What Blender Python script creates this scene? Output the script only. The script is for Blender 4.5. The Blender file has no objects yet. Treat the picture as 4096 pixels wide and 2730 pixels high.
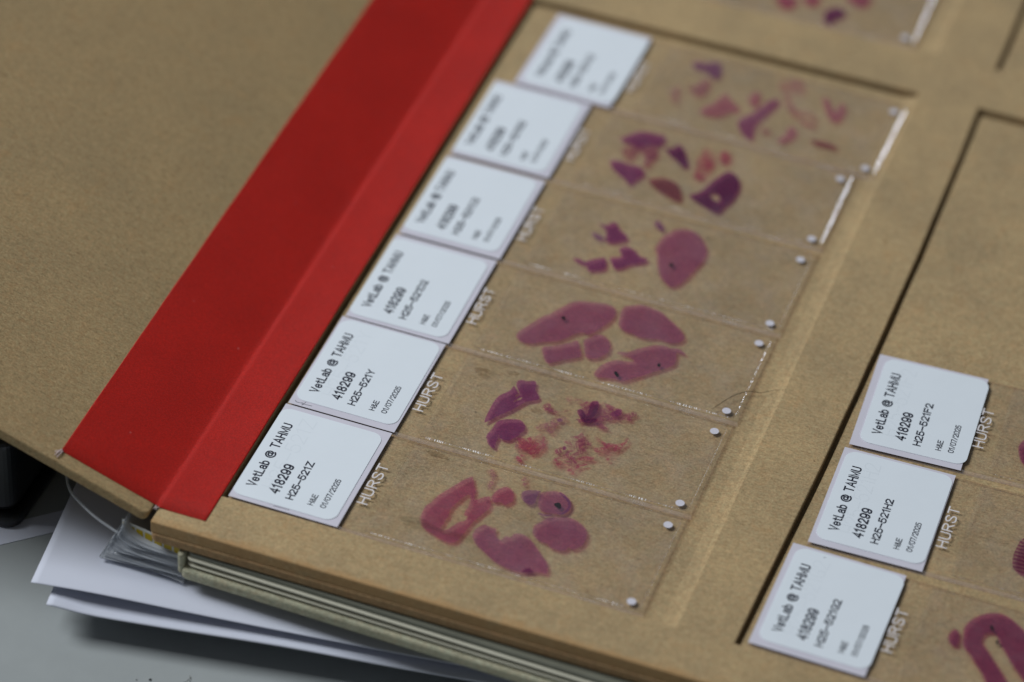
import bpy, bmesh, math, random
from mathutils import Vector, Matrix, noise
from mathutils.geometry import tessellate_polygon

random.seed(7)
S = 0.1                      # everything below is in millimetres; one scene unit is a centimetre
scene = bpy.context.scene
COL = scene.collection

# ------------------------------------------------------------------ camera
cam_d = bpy.data.cameras.new('camera')
cam = bpy.data.objects.new('camera', cam_d)
COL.objects.link(cam)
scene.camera = cam
RX = Vector((0.94063286, 0.33568461, 0.05025602))
RY = Vector((0.25545392, -0.60262902, -0.75603013))
RZ = Vector((-0.22350194, 0.72398488, -0.65260460))
mw = Matrix((RX, -RY, -RZ)).transposed().to_4x4()
mw.translation = Vector((172.635, -424.948, 411.772)) * S
cam.matrix_world = mw
cam_d.sensor_width = 36.0
cam_d.lens = 120.893
cam_d.clip_start = 1.0
cam_d.clip_end = 1000.0
cam_d.dof.use_dof = True
cam_d.dof.focus_distance = 609.0 * S
cam_d.dof.aperture_fstop = 0.087      # 14 mm wide pupil at this scene's centimetre scale
cam_d.dof.aperture_blades = 0

# ------------------------------------------------------------------ light: one big ceiling panel up to the left, dim room
world = bpy.data.worlds.new('World')
scene.world = world
world.use_nodes = True
bg = world.node_tree.nodes['Background']
bg.inputs['Color'].default_value = (0.92, 0.98, 1.06, 1)
bg.inputs['Strength'].default_value = 0.085
ld = bpy.data.lights.new('ceiling_panel', 'AREA')
ld.shape = 'RECTANGLE'
ld.size = 64.0
ld.size_y = 64.0
ld.color = (0.95, 1.0, 1.05)
ld.energy = 190000.0
lo = bpy.data.objects.new('ceiling_panel', ld)
COL.objects.link(lo)
lo.location = (-100.0, -6.0, 122.0)
tgt = Vector((4.0, 4.0, 0.0))
lo.rotation_euler = (tgt - lo.location).to_track_quat('-Z', 'Y').to_euler()

# a second tube further back in the room: it only glints on edges and gives the cloth its sheen
l2 = bpy.data.lights.new('far_ceiling_tube', 'AREA')
l2.shape = 'RECTANGLE'
l2.size = 120.0
l2.size_y = 22.0
l2.color = (0.93, 0.98, 1.08)
l2.energy = 100000.0
o2 = bpy.data.objects.new('far_ceiling_tube', l2)
COL.objects.link(o2)
o2.location = (-138.0, 266.0, 128.0)
zax = (o2.location - tgt).normalized()
xax = Vector((1, 0, 0)) - zax * zax.x
xax.normalize()
m2_ = Matrix((xax, zax.cross(xax), zax)).transposed().to_4x4()
m2_.translation = o2.location
o2.matrix_world = m2_

vs = scene.view_settings
vs.view_transform = 'Standard'
vs.look = 'None'
vs.exposure = 0.2
vs.gamma = 1.0
vs.use_curve_mapping = False
cy = scene.cycles
cy.max_bounces = 24
cy.transparent_max_bounces = 48
cy.diffuse_bounces = 4
cy.glossy_bounces = 4
cy.transmission_bounces = 12
cy.use_denoising = True
cy.caustics_reflective = False
cy.caustics_refractive = False

# ------------------------------------------------------------------ helpers
def link(o, parent=None):
    COL.objects.link(o)
    if parent is not None:
        o.parent = parent
    return o

def tag(o, label=None, cat=None, group=None, kind=None):
    if label: o['label'] = label
    if cat: o['category'] = cat
    if group: o['group'] = group
    if kind: o['kind'] = kind
    return o

def thing(name, label, cat, loc=(0, 0, 0), rotz=0.0, group=None):
    o = bpy.data.objects.new(name, None)
    o.empty_display_size = 0.3
    link(o)
    o.location = Vector(loc) * S
    o.rotation_euler = (0, 0, rotz)
    return tag(o, label, cat, group)

def mesh_obj(name, verts, faces, mats, parent=None, midx=None, smooth=False):
    me = bpy.data.meshes.new(name)
    me.from_pydata([tuple(c * S for c in v) for v in verts], [], faces)
    for m in (mats if isinstance(mats, (list, tuple)) else [mats]):
        me.materials.append(m)
    if midx:
        for p, i in zip(me.polygons, midx): p.material_index = i
    if smooth:
        for p in me.polygons: p.use_smooth = True
    me.update()
    return link(bpy.data.objects.new(name, me), parent)

def bm_obj(name, bm, mats, parent=None, smooth=False):
    me = bpy.data.meshes.new(name)
    bmesh.ops.scale(bm, vec=(S, S, S), verts=bm.verts)
    bm.normal_update()
    bm.to_mesh(me)
    bm.free()
    for m in (mats if isinstance(mats, (list, tuple)) else [mats]):
        me.materials.append(m)
    if smooth:
        for p in me.polygons: p.use_smooth = True
    return link(bpy.data.objects.new(name, me), parent)

def prism(outline, z0, z1):
    """closed solid from an xy outline (counter-clockwise)"""
    n = len(outline)
    v = [(x, y, z0) for x, y in outline] + [(x, y, z1) for x, y in outline]
    f = [tuple(range(n - 1, -1, -1)), tuple(range(n, 2 * n))]
    f += [(i, (i + 1) % n, n + (i + 1) % n, n + i) for i in range(n)]
    return v, f

def rrect(x0, y0, x1, y1, r, k=6):
    out = []
    for cx, cy_, a0 in ((x1 - r, y1 - r, 0), (x0 + r, y1 - r, 90), (x0 + r, y0 + r, 180), (x1 - r, y0 + r, 270)):
        for i in range(k + 1):
            a = math.radians(a0 + 90 * i / k)
            out.append((cx + r * math.cos(a), cy_ + r * math.sin(a)))
    return out

def bevel(o, w, seg=2, angle=40):
    m = o.modifiers.new('bevel', 'BEVEL')
    m.width = w * S
    m.segments = seg
    m.limit_method = 'ANGLE'
    m.angle_limit = math.radians(angle)
    return o

def tube(path, r, k=8):
    v, f = [], []
    n = len(path)
    for i, p in enumerate(path):
        p = Vector(p)
        t = (Vector(path[min(i + 1, n - 1)]) - Vector(path[max(i - 1, 0)])).normalized()
        a = t.orthogonal().normalized()
        ref = Vector((0.21, 0.37, 0.9))
        a = (ref - t * ref.dot(t)).normalized()
        b = t.cross(a)
        rr = r(i / (n - 1)) if callable(r) else r
        for j in range(k):
            q = 2 * math.pi * j / k
            v.append(tuple(p + a * math.cos(q) * rr + b * math.sin(q) * rr))
    for i in range(n - 1):
        for j in range(k):
            f.append((i * k + j, i * k + (j + 1) % k, (i + 1) * k + (j + 1) % k, (i + 1) * k + j))
    f.append(tuple(range(k - 1, -1, -1)))
    f.append(tuple((n - 1) * k + j for j in range(k)))
    return v, f

def spline(pts, closed=True, sub=5):
    n = len(pts)
    out = []
    rng = n if closed else n - 1
    for i in range(rng):
        if closed:
            p0, p1, p2, p3 = (Vector(pts[(i + d) % n]) for d in (-1, 0, 1, 2))
        else:
            p0, p1, p2, p3 = (Vector(pts[min(max(i + d, 0), n - 1)]) for d in (-1, 0, 1, 2))
        for s_ in range(sub):
            t = s_ / sub
            out.append(0.5 * ((2 * p1) + (p2 - p0) * t + (2 * p0 - 5 * p1 + 4 * p2 - p3) * t * t + (3 * p1 - p0 - 3 * p2 + p3) * t ** 3))
    if not closed:
        out.append(Vector(pts[-1]))
    return out

# ------------------------------------------------------------------ materials
class NT:
    def __init__(self, name):
        self.m = bpy.data.materials.new(name)
        self.m.use_nodes = True
        self.t = self.m.node_tree
        self.t.nodes.clear()
        self.out = self.n('ShaderNodeOutputMaterial')
    def n(self, kind, **kw):
        x = self.t.nodes.new(kind)
        for k, v in kw.items():
            if k.startswith('_'): setattr(x, k[1:], v)
        for k, v in kw.items():
            if not k.startswith('_'): x.inputs[k.replace('__', ' ')].default_value = v
        return x
    def l(self, a, b): self.t.links.new(a, b)
    def surf(self, s): self.l(s, self.out.inputs['Surface'])
    def coord(self, scale=(1, 1, 1), rot=(0, 0, 0)):
        c = self.n('ShaderNodeTexCoord')
        m = self.n('ShaderNodeMapping')
        m.inputs['Scale'].default_value = scale
        m.inputs['Rotation'].default_value = rot
        self.l(c.outputs['Object'], m.inputs['Vector'])
        return m.outputs['Vector']
    def noise(self, vec, scale, detail=4, rough=0.55, dist=0.0):
        x = self.n('ShaderNodeTexNoise', Scale=scale, Detail=detail, Roughness=rough, Distortion=dist)
        self.l(vec, x.inputs['Vector'])
        return x.outputs['Fac']
    def ramp(self, fac, a, b, ca=(0, 0, 0, 1), cb=(1, 1, 1, 1)):
        r = self.n('ShaderNodeValToRGB')
        r.color_ramp.elements[0].position = a; r.color_ramp.elements[0].color = ca
        r.color_ramp.elements[1].position = b; r.color_ramp.elements[1].color = cb
        self.l(fac, r.inputs['Fac'])
        return r.outputs['Color']
    def mix(self, fac, a, b, mode='MIX'):
        x = self.n('ShaderNodeMix', _data_type='RGBA', _blend_type=mode)
        for sock, v in (('Factor', fac), ('A', a), ('B', b)):
            i = [q for q in x.inputs if q.name == sock and (q.type == 'VALUE' if sock == 'Factor' else q.type == 'RGBA')][0]
            if isinstance(v, (int, float)): i.default_value = v
            elif isinstance(v, tuple): i.default_value = v
            else: self.l(v, i)
        return [q for q in x.outputs if q.type == 'RGBA'][0]
    def math(self, op, a, b=0.0):
        x = self.n('ShaderNodeMath', _operation=op)
        for i, v in enumerate((a, b)):
            if isinstance(v, (int, float)): x.inputs[i].default_value = v
            else: self.l(v, x.inputs[i])
        return x.outputs[0]
    def bump(self, h, strength, dist):
        b = self.n('ShaderNodeBump', Strength=strength, Distance=dist)
        self.l(h, b.inputs['Height'])
        return b.outputs['Normal']
    def principled(self, color, rough=0.6, spec=0.5, normal=None, **kw):
        p = self.n('ShaderNodeBsdfPrincipled', Roughness=rough)
        p.inputs['Specular IOR Level'].default_value = spec
        for k, v in kw.items(): p.inputs[k.replace('__', ' ')].default_value = v
        if isinstance(color, tuple): p.inputs['Base Color'].default_value = color
        else: self.l(color, p.inputs['Base Color'])
        if normal is not None: self.l(normal, p.inputs['Normal'])
        return p

def c4(r, g, b): return (r, g, b, 1.0)

def cardboard(name, base, blotch, edge_y=None):
    t = NT(name)
    v = t.coord()
    # slow colour drift, warm patches
    col = t.mix(t.ramp(t.noise(v, 0.55, 5, 0.6), 0.36, 0.66), base, blotch)
    warm = (base[0] * 1.05, base[1] * 0.86, base[2] * 0.72, 1)
    col = t.mix(t.math('MULTIPLY', t.ramp(t.noise(v, 2.1, 4, 0.6, 0.6), 0.55, 0.75), 0.35), col, warm)
    # pulp grain
    g = t.noise(v, 22, 9, 0.72)
    col = t.mix(0.9, col, t.ramp(g, 0.36, 0.64, c4(0.74, 0.73, 0.70), c4(1.25, 1.25, 1.24)), 'MULTIPLY')
    g2 = t.noise(v, 8, 6, 0.65)
    col = t.mix(0.8, col, t.ramp(g2, 0.35, 0.65, c4(0.88, 0.87, 0.86), c4(1.12, 1.12, 1.12)), 'MULTIPLY')
    # short fibres lying in several directions
    for k, (rot, sc) in enumerate(((0.35, (6, 42, 30)), (1.5, (5.5, 46, 30)), (2.55, (6.5, 40, 30)), (0.95, (8, 50, 30)))):
        fv = t.coord(sc, (0, 0, rot))
        fn = t.noise(fv, 1.0, 3, 0.5, 1.4)
        col = t.mix(t.math('MULTIPLY', t.ramp(fn, 0.60, 0.70), 0.45), col, c4(base[0] * .42, base[1] * .38, base[2] * .34))
        col = t.mix(t.math('MULTIPLY', t.ramp(t.math('SUBTRACT', 1.0, fn), 0.62, 0.72), 0.36), col, c4(min(base[0] * 1.5, .8), min(base[1] * 1.5, .7), min(base[2] * 1.6, .6)))
    # curly single fibres, dark and pale, and faint colour mottling
    for sc, msc, w_, amt, cc in ((9.0, 7.0, 0.010, 0.55, (.30, .26, .22)), (7.0, 9.0, 0.008, 0.5, (.28, .22, .18)), (8.0, 8.0, 0.012, 0.5, (1.55, 1.6, 1.75)), (11.0, 6.0, 0.012, 0.45, (1.5, 1.5, 1.6))):
        off = t.n('ShaderNodeVectorMath', _operation='ADD')
        t.l(v, off.inputs[0]); off.inputs[1].default_value = (sc * 1.3, msc * 0.7, w_ * 300)
        fn = t.noise(off.outputs[0], sc, 2, 0.5, 0.8)
        line = t.ramp(t.math('ABSOLUTE', t.math('SUBTRACT', fn, 0.5)), w_ * 0.4, w_, c4(1, 1, 1), c4(0, 0, 0))
        msk = t.ramp(t.noise(off.outputs[0], msc, 3, 0.6), 0.54, 0.60)
        col = t.mix(t.math('MULTIPLY', t.math('MULTIPLY', line, msk), amt), col, c4(*(min(base[i] * cc[i], .85) for i in range(3))))
    hue = t.noise(v, 13, 3, 0.6)
    col = t.mix(0.38, col, t.ramp(hue, 0.34, 0.66, c4(1.10, 0.93, 0.86), c4(0.93, 1.05, 1.06)), 'MULTIPLY')
    # dark specks of pulp
    vo = t.n('ShaderNodeTexVoronoi', Scale=3.2, Randomness=1.0)
    t.l(v, vo.inputs['Vector'])
    sp = t.ramp(vo.outputs['Distance'], 0.035, 0.075, c4(1, 1, 1), c4(0, 0, 0))
    sel = t.ramp(t.noise(v, 1.7, 2), 0.56, 0.60)
    col = t.mix(t.math('MULTIPLY', t.math('MULTIPLY', sp, sel), 0.75), col, c4(0.035, 0.025, 0.015))
    vo2 = t.n('ShaderNodeTexVoronoi', Scale=9.0, Randomness=1.0)
    t.l(v, vo2.inputs['Vector'])
    sp2 = t.ramp(vo2.outputs['Distance'], 0.05, 0.12, c4(1, 1, 1), c4(0, 0, 0))
    sel2 = t.ramp(t.noise(v, 3.1, 2), 0.58, 0.62)
    col = t.mix(t.math('MULTIPLY', t.math('MULTIPLY', sp2, sel2), 0.5), col, c4(0.08, 0.05, 0.025))
    if edge_y is not None:
        sx_ = t.n('ShaderNodeSeparateXYZ'); t.l(v, sx_.inputs[0])
        d_ = t.math('ADD', t.math('SUBTRACT', sx_.outputs['Y'], edge_y), t.math('MULTIPLY', t.math('SUBTRACT', t.noise(v, 2.2, 5, 0.65), 0.5), 0.5))
        wear = t.ramp(d_, 0.02, 0.16, c4(0.6, 0.6, 0.6), c4(0, 0, 0))
        col = t.mix(wear, col, c4(base[0] * 0.92, base[1] * 0.70, base[2] * 0.52))
    h = t.math('ADD', t.noise(v, 30, 8, 0.7), t.math('MULTIPLY', t.noise(v, 3, 3), 0.8))
    p = t.principled(col, 0.86, 0.22, t.bump(h, 0.5, 0.012))
    t.surf(p.outputs[0])
    return t.m

M = {}
M['board'] = cardboard('kraft_board', c4(0.442, 0.321, 0.170), c4(0.345, 0.256, 0.142), -3.7)
M['cover'] = cardboard('kraft_cover_board', c4(0.385, 0.274, 0.139), c4(0.335, 0.245, 0.129))
M['backing'] = cardboard('kraft_backing_board', c4(0.35, 0.225, 0.115), c4(0.30, 0.195, 0.10))
M['greyboard'] = cardboard('grey_green_card', c4(0.46, 0.45, 0.33), c4(0.40, 0.39, 0.28))

def cloth():
    t = NT('red_book_cloth')
    v = t.coord()
    col = t.mix(t.ramp(t.noise(v, 0.8, 4), 0.35, 0.7), c4(0.405, 0.0098, 0.0044), c4(0.465, 0.0120, 0.0054))
    g = t.noise(v, 34, 6, 0.7)
    col = t.mix(0.6, col, t.ramp(g, 0.36, 0.64, c4(0.56, 0.5, 0.5), c4(1.42, 1.5, 1.5)), 'MULTIPLY')
    w1 = t.n('ShaderNodeTexWave', Scale=11.0, Distortion=1.6, Detail=2.0)
    w1.inputs['Detail Scale'].default_value = 4.0
    t.l(t.coord((1, 1, 1), (0, 0, 0.95)), w1.inputs['Vector'])
    vo = t.n('ShaderNodeTexVoronoi', Scale=2.4)
    t.l(v, vo.inputs['Vector'])
    sp = t.math('MULTIPLY', t.ramp(vo.outputs['Distance'], 0.03, 0.07, c4(1, 1, 1), c4(0, 0, 0)), t.ramp(t.noise(v, 1.3, 2), 0.55, 0.58))
    col = t.mix(t.math('MULTIPLY', sp, 0.5), col, c4(0.5, 0.22, 0.22))
    h = t.math('ADD', t.math('MULTIPLY', g, 1.2), t.math('MULTIPLY', w1.outputs['Fac'], 0.18))
    p = t.principled(col, 0.45, 0.16, t.bump(h, 0.7, 0.016))
    p.inputs['Sheen Weight'].default_value = 0.02
    p.inputs['Sheen Roughness'].default_value = 0.4
    p.inputs['Sheen Tint'].default_value = c4(1, 0.8, 0.8)
    t.surf(p.outputs[0])
    return t.m
M['cloth'] = cloth()

def glass(name, tint=(0.994, 0.990, 0.988), rough=0.03):
    """thin clear sheet: lets light straight through, mirrors by Fresnel, a trace of dust raised into a painted pale sheen"""
    t = NT(name)
    tr = t.n('ShaderNodeBsdfTransparent')
    tr.inputs['Color'].default_value = (*tint, 1)
    gl = t.n('ShaderNodeBsdfGlossy', Roughness=rough)
    lw = t.n('ShaderNodeLayerWeight', Blend=0.5)
    fr = t.math('ADD', t.math('MULTIPLY', t.math('POWER', lw.outputs['Facing'], 5.0), 0.96), 0.014)
    m1 = t.n('ShaderNodeMixShader')
    t.l(fr, m1.inputs[0]); t.l(tr.outputs[0], m1.inputs[1]); t.l(gl.outputs[0], m1.inputs[2])
    df = t.n('ShaderNodeBsdfDiffuse')
    df.inputs['Color'].default_value = (0.75, 0.72, 0.74, 1)
    dust = t.ramp(t.noise(t.coord(), 1.6, 6, 0.7), 0.45, 0.8, c4(0.005, 0.005, 0.005), c4(0.030, 0.030, 0.030))  # besides dust, a pale veil painted in as sheen on the glass
    m2 = t.n('ShaderNodeMixShader')
    t.l(dust, m2.inputs[0]); t.l(m1.outputs[0], m2.inputs[1]); t.l(df.outputs[0], m2.inputs[2])
    t.surf(m2.outputs[0])
    return t.m
M['glass'] = glass('slide_glass')
M['cover_glass'] = glass('cover_glass', (0.996, 0.994, 0.994), 0.02)

def glass_edge(name, col, opac, rough, glint):
    """ground edge of a glass sheet: half clear, half frosted gloss in patches"""
    t = NT(name)
    v = t.coord()
    tr = t.n('ShaderNodeBsdfTransparent')
    tr.inputs['Color'].default_value = (0.92, 0.88, 0.87, 1)
    nrm = t.bump(t.noise(v, 28, 5, 0.7), 1.0, 0.05)
    df = t.n('ShaderNodeBsdfDiffuse'); df.inputs['Color'].default_value = (*col, 1)
    gl = t.n('ShaderNodeBsdfGlossy', Roughness=rough)
    t.l(nrm, gl.inputs['Normal'])
    m1 = t.n('ShaderNodeMixShader')
    t.l(t.ramp(t.noise(v, 1.1, 5, 0.7), 0.35, 0.7, c4(opac * .5, 0, 0), c4(opac, 0, 0)), m1.inputs[0])
    t.l(tr.outputs[0], m1.inputs[1]); t.l(df.outputs[0], m1.inputs[2])
    m2 = t.n('ShaderNodeMixShader')
    t.l(t.math('MULTIPLY', t.ramp(t.noise(v, 3.0, 4, 0.6), 0.45, 0.7), glint), m2.inputs[0])
    t.l(m1.outputs[0], m2.inputs[1]); t.l(gl.outputs[0], m2.inputs[2])
    t.surf(m2.outputs[0])
    return t.m
M['glass_edge'] = glass_edge('slide_glass_ground_edge', (0.95, 0.85, 0.81), 0.88, 0.3, 0.16)  # pale colour paints in the glow of light led through the glass
M['glass_end'] = glass_edge('slide_glass_dark_end', (0.11, 0.075, 0.085), 0.97, 0.3, 0.06)  # dark colour paints in the refraction line at the end and bevels
M['cover_edge'] = glass_edge('cover_glass_cut_edge', (0.80, 0.80, 0.84), 0.8, 0.25, 0.55)

def plain(name, col, rough=0.5, spec=0.4, nscale=None, nstr=0.0, var=0.0, vscale=1.5, **kw):
    t = NT(name)
    v = t.coord()
    c = c4(*col)
    if var:
        c = t.mix(t.ramp(t.noise(v, vscale, 5, 0.6), 0.3, 0.7), c4(*(k * (1 - var) for k in col)), c4(*(min(k * (1 + var), .95) for k in col)))
    nm = t.bump(t.noise(v, nscale, 5, 0.6), nstr, 0.01) if nscale else None
    p = t.principled(c, rough, spec, nm, **kw)
    t.surf(p.outputs[0])
    return t.m
M['frosted'] = plain('frosted_white_end', (0.615, 0.59, 0.655), 0.6, 0.3, 40, 0.15, 0.02)
M['frosted_side'] = plain('frosted_end_edge', (0.46, 0.42, 0.46), 0.6, 0.3, 40, 0.2, 0.08)
M['sticker'] = plain('label_paper', (0.735, 0.785, 0.825), 0.5, 0.35, 60, 0.06, 0.012)
M['ink'] = plain('label_ink', (0.012, 0.014, 0.028), 0.55, 0.3)
M['pencil'] = plain('pencil_lead', (0.10, 0.10, 0.12), 0.6, 0.3)
M['ghost'] = plain('show_through_pencil', (0.700, 0.750, 0.790), 0.5, 0.3)
M['white_paint'] = plain('white_enamel', (0.70, 0.68, 0.74), 0.45, 0.4)
M['etched'] = plain('white_printed_lettering', (0.74, 0.70, 0.70), 0.5, 0.3)
M['paper'] = plain('office_paper', (0.60, 0.62, 0.70), 0.75, 0.2, 50, 0.08, 0.012)
M['desk'] = plain('desk_laminate', (0.33, 0.35, 0.345), 0.45, 0.3, 70, 0.05, 0.03)
M['black'] = plain('black_plastic', (0.010, 0.011, 0.012), 0.28, 0.5, 30, 0.05)
M['yellow'] = plain('yellow_print', (0.46, 0.32, 0.006), 0.5, 0.35, None, 0, 0.12, 4)
M['band'] = plain('white_plastic_band', (0.56, 0.57, 0.54), 0.45, 0.4)
M['rim'] = plain('cream_glossy_rim', (0.66, 0.63, 0.50), 0.28, 0.5, 12, 0.06, 0.05)
M['rim_dark'] = plain('olive_grey_groove', (0.17, 0.17, 0.13), 0.4, 0.4, 12, 0.1, 0.1)
M['hair'] = plain('dark_hair', (0.06, 0.045, 0.02), 0.4, 0.4)
M['dust'] = plain('dark_dust', (0.012, 0.012, 0.012), 0.8, 0.2)

def film():
    t = NT('clear_plastic_film')
    tr = t.n('ShaderNodeBsdfTransparent'); tr.inputs['Color'].default_value = (0.90, 0.91, 0.93, 1)
    df = t.n('ShaderNodeBsdfPrincipled', Roughness=0.22)
    df.inputs['Base Color'].default_value = (0.74, 0.76, 0.78, 1)
    m = t.n('ShaderNodeMixShader', Fac=0.36)
    t.l(tr.outputs[0], m.inputs[1]); t.l(df.outputs[0], m.inputs[2])
    t.surf(m.outputs[0])
    return t.m
M['film'] = film()

def stain(name, col, lo, hi, sc, ragged=0.0, body=0.10, kind_soft=True):
    """stained tissue a few microns thick: a colour filter over the board, thicker and thinner in places"""
    t = NT(name)
    v = t.coord()
    d = t.ramp(t.noise(v, sc, 6, 0.62, 0.4), 0.30, 0.70, c4(lo, lo, lo), c4(hi, hi, hi))
    if ragged:
        # pale tears running through it, and a few thin places
        tear = t.math('ABSOLUTE', t.math('SUBTRACT', t.noise(v, sc * 1.1, 3, 0.5, 1.2), 0.5))
        holes = t.ramp(tear, 0.008, 0.035, c4(1 - min(1, ragged * 1.6), 0, 0), c4(1, 1, 1))
        thin = t.ramp(t.noise(v, sc * 0.8, 4, 0.6, 0.8), 0.40, 0.52, c4(1 - ragged, 0, 0), c4(1, 1, 1))
        holes = t.math('MULTIPLY', holes, thin)
        d = t.math('MULTIPLY', d, holes)
    fine = t.ramp(t.noise(v, 22, 5, 0.7), 0.34, 0.66, c4(0.80, 0.80, 0.80), c4(1.12, 1.12, 1.12))
    d = t.math('MULTIPLY', d, fine)
    if kind_soft: col = tuple(k ** 0.5 for k in col)     # laid down as two films, the upper one a little smaller
    c = t.mix(d, c4(1, 1, 1), c4(*col))
    tr = t.n('ShaderNodeBsdfTransparent'); t.l(c, tr.inputs['Color'])
    df = t.n('ShaderNodeBsdfDiffuse'); df.inputs['Color'].default_value = c4(col[0] * .62, col[1] * .45, col[2] * .55)
    m = t.n('ShaderNodeMixShader')
    t.l(t.math('MULTIPLY', d, body), m.inputs[0])
    t.l(tr.outputs[0], m.inputs[1]); t.l(df.outputs[0], m.inputs[2])
    t.surf(m.outputs[0])
    return t.m
M['mauve'] = stain('mauve_stain', (0.76, 0.385, 0.62), 0.76, 1.06, 6)
M['violet'] = stain('violet_stain', (0.57, 0.33, 0.62), 0.75, 1.02, 5)
M['plum'] = stain('plum_stain', (0.57, 0.18, 0.51), 0.80, 1.06, 7)
M['crimson'] = stain('crimson_stain', (0.82, 0.33, 0.53), 0.75, 1.06, 5)
M['red'] = stain('red_stain', (0.82, 0.25, 0.42), 0.85, 1.06, 5, 0.22)
M['maroon'] = stain('maroon_stain', (0.62, 0.20, 0.42), 0.92, 1.04, 3)
M['dark_tissue'] = stain('dark_plum_stain', (0.40, 0.08, 0.34), 0.92, 1.03, 4)
M['brown'] = stain('rust_stain', (0.56, 0.24, 0.30), 0.8, 1.03, 4)
M['shred'] = stain('shredded_stain', (0.70, 0.28, 0.45), 0.80, 1.06, 5, 0.5)
M['faint'] = stain('faint_stain', (0.78, 0.44, 0.58), 0.6, 1.0, 5, 0.5)
M['pale_crimson'] = stain('pale_crimson_stain', (0.86, 0.46, 0.62), 0.6, 1.04, 5)
M['pale_shred'] = stain('pale_shredded_stain', (0.82, 0.48, 0.58), 0.5, 1.0, 6, 0.4)
M['pale_plum'] = stain('pale_plum_stain', (0.64, 0.27, 0.56), 0.7, 1.04, 5)
M['halo'] = stain('pale_pink_wash', (0.93, 0.80, 0.83), 0.3, 1.0, 4, 0.3, 0.0, False)
M['smear'] = stain('grey_smear', (0.80, 0.80, 0.76), 0.8, 1.0, 2, 0, 0.02, False)

def stripe():
    t = NT('striped_plum_stain')
    w = t.n('ShaderNodeTexWave', Scale=3.4, Distortion=1.5, Detail=2.0)
    w.bands_direction = 'Y'
    t.l(t.coord(), w.inputs['Vector'])
    d = t.ramp(w.outputs['Fac'], 0.25, 0.6, c4(0.55, 0.55, 0.55), c4(1, 1, 1))
    tr = t.n('ShaderNodeBsdfTransparent')
    t.l(t.mix(d, c4(1, 1, 1), c4(0.52, 0.16, 0.46)), tr.inputs['Color'])
    t.surf(tr.outputs[0])
    return t.m
M['stripe'] = stripe()
M['black_mark'] = plain('black_ink_dot', (0.006, 0.005, 0.007), 0.6, 0.2)

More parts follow.
